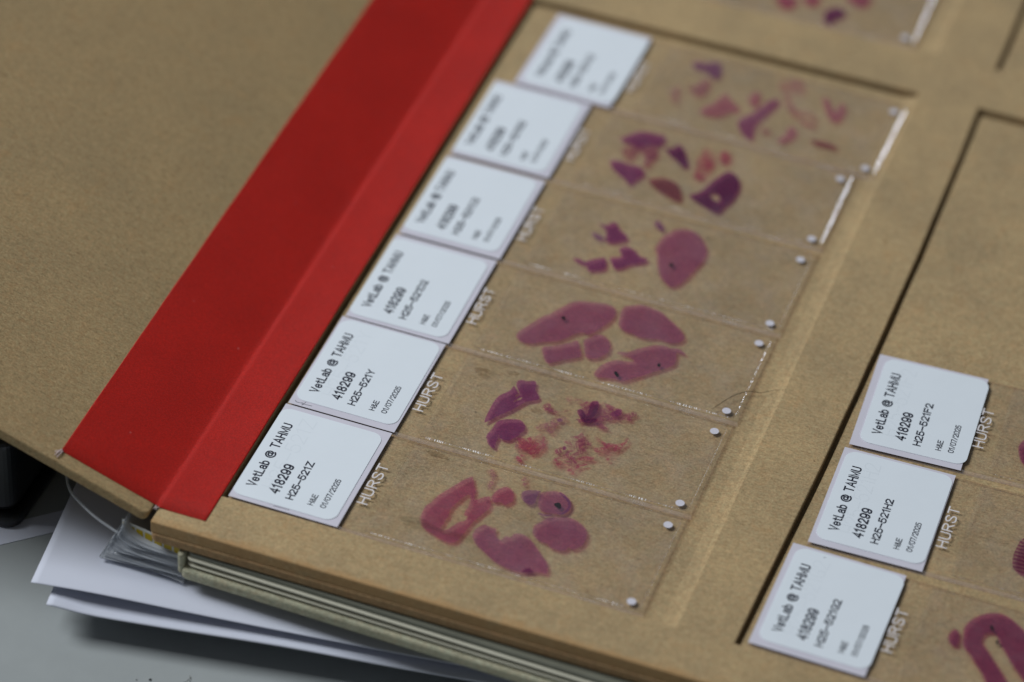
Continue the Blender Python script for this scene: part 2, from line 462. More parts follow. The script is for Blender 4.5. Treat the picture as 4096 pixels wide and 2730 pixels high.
def glint(name, fac, rough):
    """added glint strip: strong mirror share standing in for total internal reflection"""
    t = NT(name)
    tr = t.n('ShaderNodeBsdfTransparent'); tr.inputs['Color'].default_value = (0.95, 0.94, 0.94, 1)
    g = t.n('ShaderNodeBsdfGlossy', Roughness=rough)
    g.inputs['Color'].default_value = (0.9, 0.92, 0.98, 1)
    m = t.n('ShaderNodeMixShader')
    t.l(t.ramp(t.noise(t.coord(), 2.6, 4, 0.7), 0.32, 0.66, c4(fac * .4, 0, 0), c4(fac, 0, 0)), m.inputs[0])
    t.l(tr.outputs[0], m.inputs[1]); t.l(g.outputs[0], m.inputs[2])
    t.surf(m.outputs[0])
    return t.m
M['glint'] = glint('cover_glass_glint', 0.85, 0.16)
M['glint_thin'] = glint('cover_glass_thin_glint', 0.42, 0.34)
TISSUE = {
 'Z': [
  ('crimson', [(37.41,-5.15),(36.21,-6.64),(35.13,-8.86),(34.37,-10.23),(33.54,-12.21),(33.11,-14.02),(32.59,-15.16),(32.58,-16.78),(32.81,-18.3),(33.43,-19.64),(34.48,-20.57),(35.94,-21.11),(37.25,-21.7),(38.45,-21.99),(39.99,-21.92),(40.71,-20.93),(40.89,-19.73),(41.19,-18.01),(41.42,-16.08),(41.94,-14.49),(42.45,-12.89),(42.84,-11.81),(42.99,-10.82),(42.56,-9.72),(42.05,-8.66),(41.23,-9.11),(40.56,-9.86),(39.95,-10.35),(39.48,-9.5),(39.31,-8.4),(38.66,-7.26),(37.93,-5.92)], [[(37.84,-10.41),(38.68,-9.48),(39.16,-10.56),(39.48,-12.29),(39.38,-13.72),(39.61,-14.77),(40.23,-14.74),(40.12,-15.94),(39.31,-16.73),(38.59,-18.18),(38.04,-19.21),(37.26,-19.64),(36.77,-19.16),(37.02,-18.15),(36.92,-17.04),(37.1,-16.05),(36.78,-14.57),(36.95,-13.34),(37.36,-11.89)]]),
  ('crimson', [(42.36,-8.52),(42.47,-7.31),(42.97,-6.05),(43.78,-5.24),(44.79,-5.4),(45.57,-6.25),(46.08,-7.9),(45.81,-8.71),(45.14,-9.46),(44.1,-9.19),(43.32,-9.64),(42.65,-9.33)], []),
  ('faint', [(39.56,-2.53),(40.07,-1.96),(40.85,-2.58),(41.3,-4.28),(41.4,-5.65),(41.36,-6.84),(40.87,-6.81),(40.7,-5.47),(40.67,-4.07),(40.02,-3.16)], []),
  ('faint', [(45.78,-2.4),(46.36,-1.57),(46.61,-2.53),(47.04,-3.29),(46.64,-3.93),(46.07,-3.22)], []),
  ('violet', [(46.87,-5.47),(47.51,-4.62),(48.89,-4.04),(49.82,-4.0),(49.7,-5.46),(49.79,-7.05),(49.11,-7.8),(48.07,-7.54),(47.23,-6.72)], []),
  ('mauve', [(49.96,-4.41),(50.78,-3.6),(52.12,-2.92),(53.54,-2.92),(54.85,-3.77),(55.75,-5.03),(55.9,-6.59),(55.35,-7.74),(54.12,-8.25),(52.69,-8.62),(51.38,-8.47),(50.55,-7.43),(50.19,-5.95)], []),
  ('violet', [(52.92,-2.94),(54.16,-3.36),(55.27,-4.3),(55.85,-5.45),(55.86,-6.72),(55.22,-7.8),(54.4,-8.14),(55.23,-7.38),(55.55,-6.27),(55.34,-5.2),(54.58,-4.12)], []),
  ('black', [(53.01,-6.17),(53.62,-5.45),(54.24,-5.89),(54.32,-6.78),(53.73,-6.68)], []),
  ('violet', [(51.18,-9.25),(52.24,-9.15),(53.54,-8.84),(52.98,-9.47),(51.95,-9.67)], []),
  ('mauve', [(51.84,-13.8),(51.69,-12.49),(52.37,-11.29),(53.34,-9.62),(54.98,-8.93),(56.48,-8.31),(57.95,-8.5),(59.45,-9.25),(60.48,-10.43),(60.95,-12.05),(60.88,-13.9),(60.2,-15.09),(59.59,-15.56),(58.88,-15.3),(58.71,-16.16),(57.63,-16.61),(56.07,-16.58),(55.32,-15.98),(54.58,-15.84),(53.42,-15.64),(52.33,-14.73)], []),
  ('mauve', [(42.65,-18.99),(42.55,-17.44),(43.07,-16.31),(43.78,-15.67),(44.94,-15.87),(45.8,-15.86),(46.16,-17.08),(46.78,-17.95),(47.47,-18.12),(48.0,-16.99),(48.88,-16.85),(49.14,-15.84),(50.22,-15.38),(51.38,-15.58),(52.61,-16.43),(53.98,-17.67),(55.41,-19.11),(56.69,-20.36),(57.58,-22.67),(56.3,-22.98),(54.86,-23.69),(53.22,-24.26),(51.2,-24.21),(49.37,-23.85),(47.74,-23.19),(46.1,-22.08),(44.53,-21.16),(43.42,-20.26)], []),
  ('dark', [(53.42,-23.96),(54.08,-22.79),(54.72,-22.86),(55.13,-23.36),(54.05,-24.02)], []),
  ('smear', [(29.66,-20.07),(29.81,-19.43),(31.03,-18.92),(32.95,-18.59),(34.64,-18.91),(36.78,-19.62),(38.8,-19.57),(40.61,-19.39),(42.72,-19.19),(42.84,-19.94),(41.01,-20.47),(38.55,-20.59),(36.64,-20.47),(34.41,-20.38),(32.52,-20.36),(30.67,-20.45)], []),
 ],
 'Y': [
  ('plum', [(34.24,-17.18),(33.95,-15.8),(33.9,-14.09),(33.85,-12.38),(33.98,-10.37),(34.29,-9.26),(35.04,-8.17),(35.55,-7.19),(35.8,-5.88),(36.44,-6.49),(37.03,-7.33),(37.28,-7.23),(36.5,-6.24),(36.03,-5.34),(35.94,-4.27),(36.62,-3.77),(37.47,-3.74),(38.19,-3.33),(38.84,-3.16),(39.33,-3.73),(39.74,-5.31),(40.52,-6.3),(41.1,-7.15),(41.02,-7.73),(40.25,-8.38),(39.36,-9.08),(38.73,-10.11),(38.13,-11.23),(37.44,-12.49),(36.69,-13.57),(35.94,-14.64),(35.32,-15.65),(34.82,-16.62)], [[(36.96,-8.35),(37.28,-7.63),(37.54,-7.89),(37.19,-8.58)],[(37.17,-9.72),(37.99,-8.42),(38.18,-8.64),(37.38,-9.92)]]),
  ('plum', [(35.95,-20.73),(35.86,-19.7),(36.08,-18.55),(36.17,-17.23),(36.32,-16.09),(37.02,-15.26),(38.09,-14.7),(39.2,-14.24),(40.04,-14.21),(40.76,-14.65),(41.34,-15.48),(41.48,-16.49),(41.07,-17.52),(41.02,-18.18),(40.49,-19.04),(39.95,-19.9),(39.06,-20.17),(38.16,-20.02),(37.77,-19.33),(37.92,-20.33),(37.88,-21.19),(38.17,-22.77),(37.61,-22.79),(36.86,-22.26),(36.34,-21.42)], []),
  ('red', [(41.22,-18.73),(41.99,-18.51),(42.99,-17.77),(44.0,-17.03),(44.72,-16.3),(45.31,-16.37),(45.89,-17.62),(46.46,-19.07),(46.48,-20.12),(46.0,-21.16),(45.28,-21.89),(44.25,-22.53),(43.34,-23.12),(42.77,-22.31),(42.08,-21.55),(41.93,-20.34),(41.48,-19.47)], []),
  ('faint', [(41.2,-20.65),(41.37,-19.94),(41.88,-20.99),(41.84,-21.65)], []),
  ('red', [(42.64,-23.31),(43.35,-23.54),(43.79,-24.19),(43.27,-24.51),(42.77,-24.2)], []),
  ('shred', [(42.33,-9.24),(42.56,-8.49),(43.24,-7.99),(43.82,-8.83),(44.58,-9.38),(45.57,-9.4),(46.98,-8.15),(46.96,-8.49),(45.64,-10.01),(44.77,-9.95),(43.81,-10.03),(42.84,-9.68)], []),
  ('faint', [(43.46,-14.91),(43.85,-13.78),(44.63,-12.81),(45.36,-11.64),(45.9,-10.77),(46.89,-10.35),(47.83,-10.6),(47.77,-11.27),(47.1,-12.2),(46.62,-13.26),(46.4,-14.64),(45.91,-15.27),(44.98,-15.02),(43.99,-15.01)], []),
  ('violet', [(46.07,-11.45),(46.39,-10.95),(47.01,-11.12),(46.8,-11.73),(46.36,-11.87)], []),
  ('shred', [(45.63,-5.46),(46.43,-4.46),(47.0,-4.88),(48.12,-4.84),(49.25,-4.81),(50.18,-4.63),(51.86,-4.14),(53.23,-4.0),(54.79,-4.43),(55.97,-4.58),(56.96,-5.03),(58.2,-4.08),(58.7,-4.73),(58.08,-5.86),(58.14,-6.48),(57.0,-6.85),(55.73,-7.28),(54.8,-7.88),(53.88,-8.49),(53.45,-8.88),(54.26,-9.62),(55.31,-10.25),(54.29,-10.57),(53.21,-10.27),(52.28,-9.59),(50.98,-9.92),(50.06,-10.53),(49.31,-9.98),(49.92,-9.29),(49.1,-8.56),(49.14,-6.59),(48.08,-5.95),(47.07,-5.5),(46.27,-6.06)], []),
  ('dark', [(50.66,-8.98),(50.52,-7.31),(50.19,-5.71),(50.21,-4.51),(50.83,-4.03),(51.43,-4.32),(51.81,-5.9),(51.89,-7.6),(51.47,-8.86),(51.1,-9.44)], []),
  ('dark', [(48.63,-7.78),(49.06,-7.17),(49.78,-7.62),(50.35,-8.47),(50.48,-9.27),(49.8,-9.34),(49.1,-8.56)], []),
  ('dark', [(49.8,-9.34),(50.79,-9.36),(52.21,-8.55),(52.64,-9.01),(51.6,-10.09),(50.36,-10.18)], []),
  ('plum', [(54.36,-6.13),(55.38,-4.51),(56.0,-4.68),(55.97,-5.88),(55.11,-6.68)], []),
  ('shred', [(49.14,-16.47),(49.4,-15.19),(50.28,-14.5),(50.89,-13.81),(51.07,-12.67),(51.53,-12.37),(51.81,-13.43),(52.68,-13.7),(53.42,-14.67),(53.74,-15.38),(53.56,-16.73),(53.69,-17.52),(52.78,-18.53),(52.24,-19.81),(52.73,-20.44),(52.74,-21.28),(51.82,-21.45),(50.66,-21.31),(50.16,-20.26),(50.51,-18.85),(51.06,-17.99),(50.26,-17.69),(50.37,-16.8),(49.54,-16.83)], []),
  ('red', [(49.02,-22.21),(49.13,-21.32),(49.65,-20.79),(50.48,-21.59),(51.43,-21.93),(52.47,-21.7),(53.65,-21.1),(54.84,-20.5),(53.84,-21.65),(53.42,-22.45),(53.3,-23.75),(52.39,-23.51),(51.23,-22.95),(50.28,-23.04),(49.58,-23.02)], []),
  ('shred', [(48.43,-19.51),(48.52,-18.74),(49.1,-18.39),(49.59,-19.02),(49.48,-19.91),(48.69,-20.04)], []),
  ('dark', [(49.4,-18.05),(49.55,-17.67),(49.98,-18.02),(49.74,-18.65)], []),
  ('red', [(52.79,-19.79),(53.94,-18.67),(55.22,-18.35),(56.14,-18.59),(55.2,-19.09),(54.04,-19.79),(53.0,-20.01)], []),
  ('red', [(53.63,-13.41),(54.03,-13.14),(55.05,-13.67),(56.25,-13.9),(57.54,-13.58),(58.52,-13.16),(59.07,-12.29),(59.22,-11.49),(59.44,-11.5),(59.25,-13.7),(58.58,-15.04),(58.21,-16.04),(57.91,-17.22),(57.88,-17.97),(57.18,-17.95),(56.32,-16.62),(55.28,-16.85),(54.6,-16.08),(55.64,-15.43),(56.01,-14.85),(54.65,-14.15)], []),
 ],
 'U': [
  ('mauve', [(31.16,-19.22),(31.11,-17.68),(31.76,-16.23),(32.69,-14.13),(33.66,-12.14),(34.79,-10.6),(35.77,-8.6),(36.52,-7.36),(37.37,-5.93),(38.71,-4.96),(40.25,-4.57),(42.24,-3.99),(43.86,-3.84),(44.97,-4.16),(45.72,-5.17),(45.96,-6.65),(45.69,-8.35),(45.05,-9.93),(44.49,-11.22),(43.93,-12.5),(43.07,-13.39),(42.19,-13.24),(40.96,-14.02),(40.11,-15.42),(38.98,-16.94),(37.37,-18.01),(35.96,-18.74),(34.64,-19.68),(33.45,-20.06),(32.28,-20.04)], []),
  ('black', [(36.99,-10.78),(37.2,-10.32),(37.65,-10.5),(37.81,-11.12),(37.46,-11.32)], []),
  ('mauve', [(47.37,-8.42),(46.98,-6.48),(46.67,-4.76),(46.98,-3.17),(48.18,-2.26),(49.75,-1.46),(51.63,-1.59),(53.4,-1.9),(55.09,-3.04),(56.77,-4.17),(58.31,-5.35),(59.54,-6.66),(59.83,-8.1),(58.89,-9.28),(57.36,-9.66),(55.66,-9.48),(54.17,-9.98),(52.14,-10.32),(50.53,-9.96),(49.0,-9.83),(47.97,-9.22)], []),
  ('mauve', [(36.66,-20.25),(38.08,-19.13),(39.66,-17.95),(40.8,-16.94),(41.84,-15.86),(42.7,-17.18),(43.83,-19.78),(42.51,-20.98),(40.84,-22.33),(39.06,-23.85),(37.88,-22.82)], []),
  ('mauve', [(43.03,-15.48),(43.45,-14.52),(44.06,-13.88),(44.45,-13.06),(45.46,-12.63),(46.56,-12.95),(47.52,-14.1),(48.04,-15.43),(48.06,-16.97),(47.36,-18.29),(46.54,-19.28),(45.21,-19.72),(44.47,-19.0)], []),
  ('mauve', [(47.78,-23.47),(47.84,-22.18),(48.18,-20.76),(49.03,-19.38),(50.14,-18.27),(51.51,-17.95),(52.98,-17.45),(53.34,-17.04),(52.18,-16.51),(51.17,-16.42),(49.79,-16.23),(50.44,-15.7),(51.59,-15.21),(52.53,-14.04),(54.04,-12.63),(55.48,-11.5),(57.11,-10.94),(58.49,-11.13),(59.5,-10.7),(60.62,-11.13),(61.41,-11.83),(59.83,-11.73),(60.18,-13.38),(60.4,-15.08),(59.53,-16.47),(58.31,-17.75),(56.87,-19.37),(55.44,-20.99),(54.23,-22.26),(52.95,-23.31),(51.44,-23.19),(49.8,-23.63),(48.43,-23.95)], []),
  ('black', [(50.92,-21.51),(51.2,-21.22),(51.86,-21.75),(52.0,-22.32),(51.71,-22.52),(51.25,-22.13)], []),
  ('black', [(57.56,-16.54),(57.72,-16.01),(58.09,-16.19),(58.19,-16.78),(57.86,-16.97)], []),
 ],
 '3': [
  ('plum', [(34.23,-8.24),(35.62,-8.22),(36.36,-7.1),(37.22,-6.73),(38.11,-8.17),(39.17,-8.86),(40.11,-9.59),(40.69,-10.71),(39.73,-11.8),(38.49,-12.67),(37.18,-12.89),(36.78,-11.7),(36.18,-9.91),(35.29,-8.93)], []),
  ('violet', [(33.88,-11.36),(34.99,-11.34),(36.23,-11.71),(36.49,-12.5),(35.67,-12.97),(34.52,-12.44)], []),
  ('plum', [(32.99,-20.18),(34.26,-19.86),(35.49,-20.23),(36.59,-18.98),(37.78,-18.02),(38.63,-17.66),(39.33,-19.37),(39.55,-20.83),(38.23,-21.83),(36.82,-22.55),(36.58,-21.43),(35.24,-21.12),(33.89,-20.8)], []),
  ('plum', [(39.47,-17.3),(40.62,-16.59),(41.33,-15.83),(40.27,-14.27),(40.61,-13.22),(41.43,-12.76),(42.63,-13.04),(43.68,-13.71),(44.36,-14.54),(45.76,-14.61),(46.19,-15.1),(45.81,-16.04),(44.58,-16.9),(43.26,-17.91),(42.55,-19.1),(41.32,-19.96),(40.54,-19.07)], []),
  ('mauve', [(46.57,-11.35),(46.55,-9.33),(46.77,-7.42),(47.36,-5.81),(48.27,-4.28),(49.64,-3.35),(51.11,-3.17),(52.56,-3.81),(54.1,-5.19),(55.26,-6.96),(55.94,-8.69),(56.0,-10.91),(55.65,-12.84),(55.29,-14.77),(54.81,-16.75),(54.4,-18.47),(53.86,-19.8),(52.93,-20.74),(51.88,-20.42),(50.79,-19.57),(49.93,-18.61),(48.95,-16.82),(48.07,-14.74),(47.44,-12.77)], []),
  ('black', [(50.47,-14.72),(50.58,-14.12),(51.02,-14.2),(51.27,-14.71),(51.1,-15.19),(50.73,-15.17)], []),
  ('smear', [(54.49,-4.68),(54.61,-3.95),(55.13,-4.07),(55.44,-4.84),(55.07,-5.23)], []),
  ('violet', [(43.89,-4.1),(44.3,-2.77),(45.17,-3.32),(45.99,-4.34),(46.19,-5.4),(45.64,-5.63),(44.58,-4.94)], []),
 ],
 '2': [
  ('plum', [(29.26,-8.01),(30.0,-7.2),(30.67,-6.17),(31.81,-4.82),(33.33,-4.16),(35.02,-4.05),(36.42,-3.93),(37.39,-4.49),(37.36,-5.96),(37.01,-7.57),(35.62,-7.69),(34.37,-8.71),(33.38,-9.62),(32.1,-9.21),(30.88,-9.01),(29.86,-8.96)], []),
  ('shred', [(30.69,-11.03),(32.3,-9.85),(35.07,-8.65),(36.72,-8.42),(37.65,-10.44),(37.07,-13.09),(37.12,-14.98),(36.1,-14.47),(35.66,-12.26),(34.48,-10.36),(33.61,-11.22),(33.67,-13.6),(32.69,-14.5),(31.52,-13.56)], []),
  ('plum', [(29.76,-16.01),(30.94,-15.26),(31.95,-15.3),(33.6,-15.54),(35.23,-15.32),(36.25,-15.83),(37.1,-17.13),(36.58,-19.02),(35.98,-20.22),(35.57,-21.57),(34.35,-20.45),(32.5,-19.12),(30.82,-17.93)], []),
  ('dark', [(38.48,-7.66),(39.55,-7.44),(40.35,-5.88),(41.17,-5.77),(42.28,-7.47),(43.32,-9.43),(44.1,-11.01),(43.61,-12.18),(42.08,-10.93),(40.42,-9.72),(39.13,-8.83)], []),
  ('red', [(45.59,-4.83),(46.67,-4.61),(47.63,-5.4),(48.59,-7.15),(48.8,-9.22),(48.51,-11.5),(48.16,-14.03),(47.42,-14.82),(46.34,-14.1),(46.0,-12.1),(45.46,-9.46),(45.69,-7.44)], []),
  ('red', [(48.82,-5.13),(49.7,-3.78),(50.78,-4.52),(51.48,-6.39),(50.93,-7.83),(49.86,-7.57)], []),
  ('brown', [(38.52,-18.89),(39.44,-17.78),(40.87,-16.93),(42.75,-17.07),(44.07,-17.68),(45.16,-19.33),(46.12,-21.49),(45.83,-22.79),(44.46,-22.44),(42.51,-21.64),(40.69,-20.78)], []),
  ('dark', [(47.35,-20.03),(48.34,-19.14),(49.25,-17.57),(49.74,-15.48),(50.47,-13.27),(51.27,-11.26),(52.26,-9.88),(53.71,-10.45),(54.9,-12.07),(55.53,-14.16),(55.54,-16.98),(55.11,-19.26),(54.43,-21.18),(54.13,-22.93),(52.9,-23.0),(51.28,-22.3),(49.48,-21.45),(48.17,-20.85)], [[(50.63,-18.15),(51.4,-17.23),(52.71,-18.07),(53.28,-19.47),(52.48,-19.81),(51.35,-19.13)]]),
 ],
 '1': [
  ('violet', [(30.82,-4.8),(31.49,-3.52),(33.26,-3.35),(35.07,-2.19),(36.38,-2.87),(36.96,-5.16),(37.28,-7.24),(36.17,-7.75),(34.68,-6.53),(33.05,-6.01),(31.85,-6.24)], []),
  ('faint', [(32.59,-12.24),(34.07,-11.25),(34.28,-8.62),(35.82,-8.86),(36.41,-11.75),(36.1,-14.08),(34.14,-14.68)], []),
  ('crimson', [(37.19,-19.5),(37.9,-17.31),(39.1,-15.52),(39.64,-12.77),(40.31,-11.52),(41.56,-13.14),(42.78,-14.13),(44.0,-15.13),(44.13,-16.62),(42.8,-16.92),(41.99,-18.84),(40.52,-19.82),(38.48,-20.14)], []),
  ('crimson', [(45.11,-9.63),(45.78,-8.38),(46.85,-9.45),(47.08,-11.85),(47.28,-13.62),(45.84,-13.04),(45.0,-11.55)], []),
  ('plum', [(45.51,-20.3),(45.61,-18.41),(46.5,-16.77),(47.4,-15.12),(48.2,-12.58),(48.94,-10.37),(50.18,-9.18),(50.9,-9.78),(50.57,-12.11),(49.78,-15.27),(49.13,-17.72),(48.87,-19.68),(49.16,-21.69),(49.53,-23.95),(48.43,-23.84),(46.99,-22.68)], []),
  ('shred', [(49.18,-4.29),(50.01,-2.33),(51.5,-1.32),(52.85,-1.02),(54.24,-2.59),(54.61,-4.95),(53.44,-6.42),(52.49,-6.23),(53.16,-7.81),(54.24,-10.12),(55.6,-11.05),(56.68,-9.93),(58.03,-10.24),(59.4,-12.39),(60.15,-15.43),(58.66,-15.19),(57.16,-14.96),(55.25,-13.37),(53.56,-11.98),(52.09,-9.55),(51.0,-7.23)], []),
  ('crimson', [(54.32,-21.76),(55.22,-20.13),(55.18,-17.71),(55.86,-16.48),(56.89,-17.53),(57.16,-19.54),(56.34,-21.44),(55.35,-22.8)], []),
  ('crimson', [(58.66,-5.28),(59.52,-4.57),(60.89,-6.75),(62.09,-8.37),(62.38,-5.76),(63.0,-4.85),(63.89,-6.62),(63.99,-9.36),(63.39,-11.49),(62.05,-11.18),(60.53,-9.09)], []),
  ('brown', [(60.52,-19.52),(62.07,-18.82),(64.17,-18.76),(65.73,-19.26),(65.66,-20.2),(63.72,-20.18),(61.62,-20.23)], []),
  ('faint', [(50.45,-20.18),(51.21,-19.22),(52.01,-20.07),(51.73,-21.42),(50.91,-21.34)], []),
  ('faint', [(29.88,-16.0),(30.02,-13.74),(30.87,-13.04),(31.45,-15.28),(31.96,-17.86),(32.95,-18.65),(32.02,-19.08),(30.78,-18.09)], []),
 ],
 'V': [
  ('dark', [(55.2,-21.63),(55.87,-20.09),(57.29,-18.72),(58.7,-19.34),(59.19,-20.62),(58.27,-22.26),(57.29,-23.68),(57.11,-25.49),(56.07,-24.71)], []),
  ('crimson', [(44.07,-20.02),(46.41,-18.49),(48.27,-19.17),(48.54,-21.06),(47.64,-23.21),(46.09,-23.14)], []),
  ('crimson', [(49.5,-17.63),(52.09,-15.99),(52.84,-17.67),(52.11,-19.99),(50.69,-19.87)], []),
  ('crimson', [(57.66,-14.04),(61.87,-11.69),(62.6,-13.88),(61.85,-16.22),(59.88,-16.08)], []),
 ],
 'G': [
  ('maroon', [(33.64,-12.07),(33.04,-9.51),(32.91,-8.03),(33.34,-6.3),(34.2,-4.89),(35.57,-3.39),(37.47,-2.56),(39.1,-2.77),(40.75,-3.73),(42.39,-4.96),(44.13,-6.77),(45.89,-10.34),(47.27,-14.52),(47.7,-18.32),(46.39,-17.89),(44.63,-15.66),(43.24,-14.25),(41.72,-12.39),(40.42,-10.67),(39.3,-9.37),(38.22,-7.53),(37.18,-7.6),(36.33,-8.35),(36.34,-10.39),(37.54,-11.66),(39.28,-13.69),(40.74,-15.33),(42.25,-17.18),(43.66,-19.31),(41.47,-21.49),(39.81,-19.73),(38.12,-17.21),(36.65,-15.58),(35.33,-13.88),(34.25,-13.08)], []),
  ('maroon', [(30.87,-11.22),(31.11,-9.83),(31.65,-9.22),(32.46,-10.28),(32.73,-11.95),(32.5,-13.07),(31.54,-12.72)], []),
  ('black', [(38.55,-9.18),(38.77,-8.88),(39.1,-9.25),(39.0,-9.75),(38.7,-9.68)], []),
  ('black', [(36.79,-6.22),(37.0,-5.87),(37.53,-6.55),(37.44,-7.1),(37.05,-6.75)], []),
 ],
 'H': [
  ('stripe', [(34.6,-18.35),(34.28,-16.09),(34.43,-13.9),(34.69,-12.19),(35.35,-11.12),(36.45,-11.23),(37.85,-12.82),(38.86,-15.08),(38.89,-17.72),(38.05,-19.63),(36.97,-20.32),(35.83,-19.98),(35.02,-19.51)], []),
 ],
 'F': [
  ('maroon', [(29.23,-17.13),(29.3,-15.0),(30.49,-13.51),(32.09,-16.1),(32.25,-19.54),(30.42,-20.19)], []),
 ],
}

# ------------------------------------------------------------------ setting: the desk
desk = mesh_obj('desk', [(-1600, -900, -22), (1600, -900, -22), (1600, 1600, -22), (-1600, 1600, -22)], [(0, 1, 2, 3)], M['desk'])
tag(desk, kind='structure')

# ------------------------------------------------------------------ the open slide folder
LIFT = Vector((0.13, -0.36, 0.35))      # the frame's face stands a little proud of the slides
FLOOR = -1.0      # pocket floor below the frame's face
folder = thing('slide_folder', 'open brown cardboard slide folder with red cloth hinge tape and sunken slide pockets', 'slide folder', (-9.8, -37.2, -4.45))
FO = Vector((9.8, 37.2, 4.45)) + LIFT      # shift from the folder's origin back to the layout origin

def in_folder(o):
    o.parent = folder
    o.location = FO * S
    return o

XS = [(-9.8, -1.0, 'rim'), (-1.0, -0.3, 'slot'), (-0.3, 79.0, 'pit'), (79.0, 81.0, 'slope'), (81.0, 81.9, 'lip'), (81.9, 94.3, 'rim'), (94.3, 95.1, 'slot'), (95.1, 174.5, 'pit'), (174.5, 176.5, 'slope'), (176.5, 177.4, 'lip'), (177.4, 187.5, 'rim')]
YS = [(-37.0, -26.4, 'rim'), (-26.4, 135.3, 'pit'), (135.3, 136.3, 'slot'), (136.3, 150.6, 'rim'), (150.6, 312.7, 'pit'), (312.7, 313.4, 'slot'), (313.4, 326.0, 'rim')]

def split(spans, step):
    out = []
    for a, b, k in spans:
        n = max(1, round((b - a) / step)) if k == 'pit' else 1
        out += [(a + (b - a) * i / n, a + (b - a) * (i + 1) / n, k) for i in range(n)]
    return out
XS, YS = split(XS, 9.0), split(YS, 7.0)
SLANT = ((-27, -2.45), (-26.4, -2.4), (15.4, -0.85), (59.6, 0.0), (87, 0.35), (137, 0.0), (400, 0.0))   # the right pocket was cut askew
def slant(y):
    for (y0, d0), (y1, d1) in zip(SLANT, SLANT[1:]):
        if y0 <= y <= y1: return d0 + (d1 - d0) * (y - y0) / (y1 - y0)
    return SLANT[0][1] if y < 0 else 0.0

def tray():
    bm = bmesh.new()
    def quad(*p):
        try: bm.faces.new([bm.verts.new(q) for q in p])
        except ValueError: pass
    def cut(a, b, step):
        n = max(1, int(abs(b - a) / step))
        return [a + (b - a) * i / n for i in range(n + 1)]
    H = {}
    for i, (x0, x1, kx) in enumerate(XS):
        for j, (y0, y1, ky) in enumerate(YS):
            if ky == 'rim' or kx == 'rim': H[i, j] = (0.0, 0.0)
            elif ky == 'slot' or kx == 'slot': H[i, j] = (-2.2, -2.2)
            elif kx == 'pit': H[i, j] = (FLOOR, FLOOR)
            else: H[i, j] = (FLOOR, -0.55) if kx == 'slope' else (-0.55, 0.0)
    nx, ny = len(XS), len(YS)
    for (i, j), (a, b) in H.items():
        x0, x1, _ = XS[i]; y0, y1, _ = YS[j]
        quad((x0, y0, a), (x1, y0, b), (x1, y1, b), (x0, y1, a))
        if i + 1 < nx and abs(H[i + 1, j][0] - b) > 1e-6:
            c = H[i + 1, j][0]
            quad((x1, y0, b), (x1, y0, c), (x1, y1, c), (x1, y1, b))
        if j + 1 < ny and H[i, j + 1] != (a, b):
            c, d = H[i, j + 1]
            ps = [(x0, y1, a), (x1, y1, b)]
            if abs(d - b) > 1e-6: ps.append((x1, y1, d))
            if abs(c - a) > 1e-6: ps.append((x0, y1, c))
            quad(*ps)
    zb = -2.55
    X0, X1, Y0, Y1 = XS[0][0], XS[-1][1], YS[0][0], YS[-1][1]
    for x0, x1, _ in XS:
        quad((x0, Y0, zb), (x1, Y0, zb), (x1, Y0, 0), (x0, Y0, 0))
        quad((x1, Y1, zb), (x0, Y1, zb), (x0, Y1, 0), (x1, Y1, 0))
    for y0, y1, _ in YS:
        quad((X0, y1, zb), (X0, y0, zb), (X0, y0, 0), (X0, y1, 0))
        quad((X1, y0, zb), (X1, y1, zb), (X1, y1, 0), (X1, y0, 0))
    for x0, x1, _ in XS:
        for y0, y1, _k in YS:
            quad((x0, y1, zb), (x1, y1, zb), (x1, y0, zb), (x0, y0, zb))
    bmesh.ops.remove_doubles(bm, verts=bm.verts, dist=1e-4)
    # the knife wandered a little along every cut
    for q in bm.verts:
        x, y = q.co.x, q.co.y
        if q.co.z < -2.5 or not (-36 < y < 325): continue
        for k, xw in enumerate((-1.0, -0.3, 94.3, 95.1, 81.9)):
            if abs(x - xw) < 1e-3:
                q.co.x += 0.13 * noise.noise(Vector((y * 0.13, 3.0 + (k // 2), 0))) + 0.10 * noise.noise(Vector((y * 0.9, 8.0 + k, 0)))
                if k in (2, 3): q.co.x += slant(y)
        for k, yw in enumerate((135.3, 136.3, 150.6, -26.4)):
            if abs(y - yw) < 1e-3 and -1.5 < x < 178:
                q.co.y += 0.13 * noise.noise(Vector((x * 0.12, 21.0 + k, 0))) + 0.08 * noise.noise(Vector((x * 0.9, 31.0 + k, 0)))
    bmesh.ops.recalc_face_normals(bm, faces=bm.faces)
    o = bm_obj('tray_board', bm, M['board'])
    bevel(o, 0.22, 2, 35)
    return o
in_folder(tray())

v, f = prism(rrect(-9.95, -37.25, 187.5, 326, 1.3), -4.45, -2.58)
in_folder(bevel(mesh_obj('backing_board', v, f, M['backing']), 0.3, 2))

LID = math.radians(20)
v, f = prism(rrect(-196, -35.6, 0.0, 324, 1.1), -2.15, 0.0)
lid = bevel(mesh_obj('cover_board', v, f, M['cover']), 0.25, 2)
in_folder(lid)
lid.location = (FO + Vector((-10.8, 0, 0))) * S
lid.rotation_euler = (0, LID, 0)

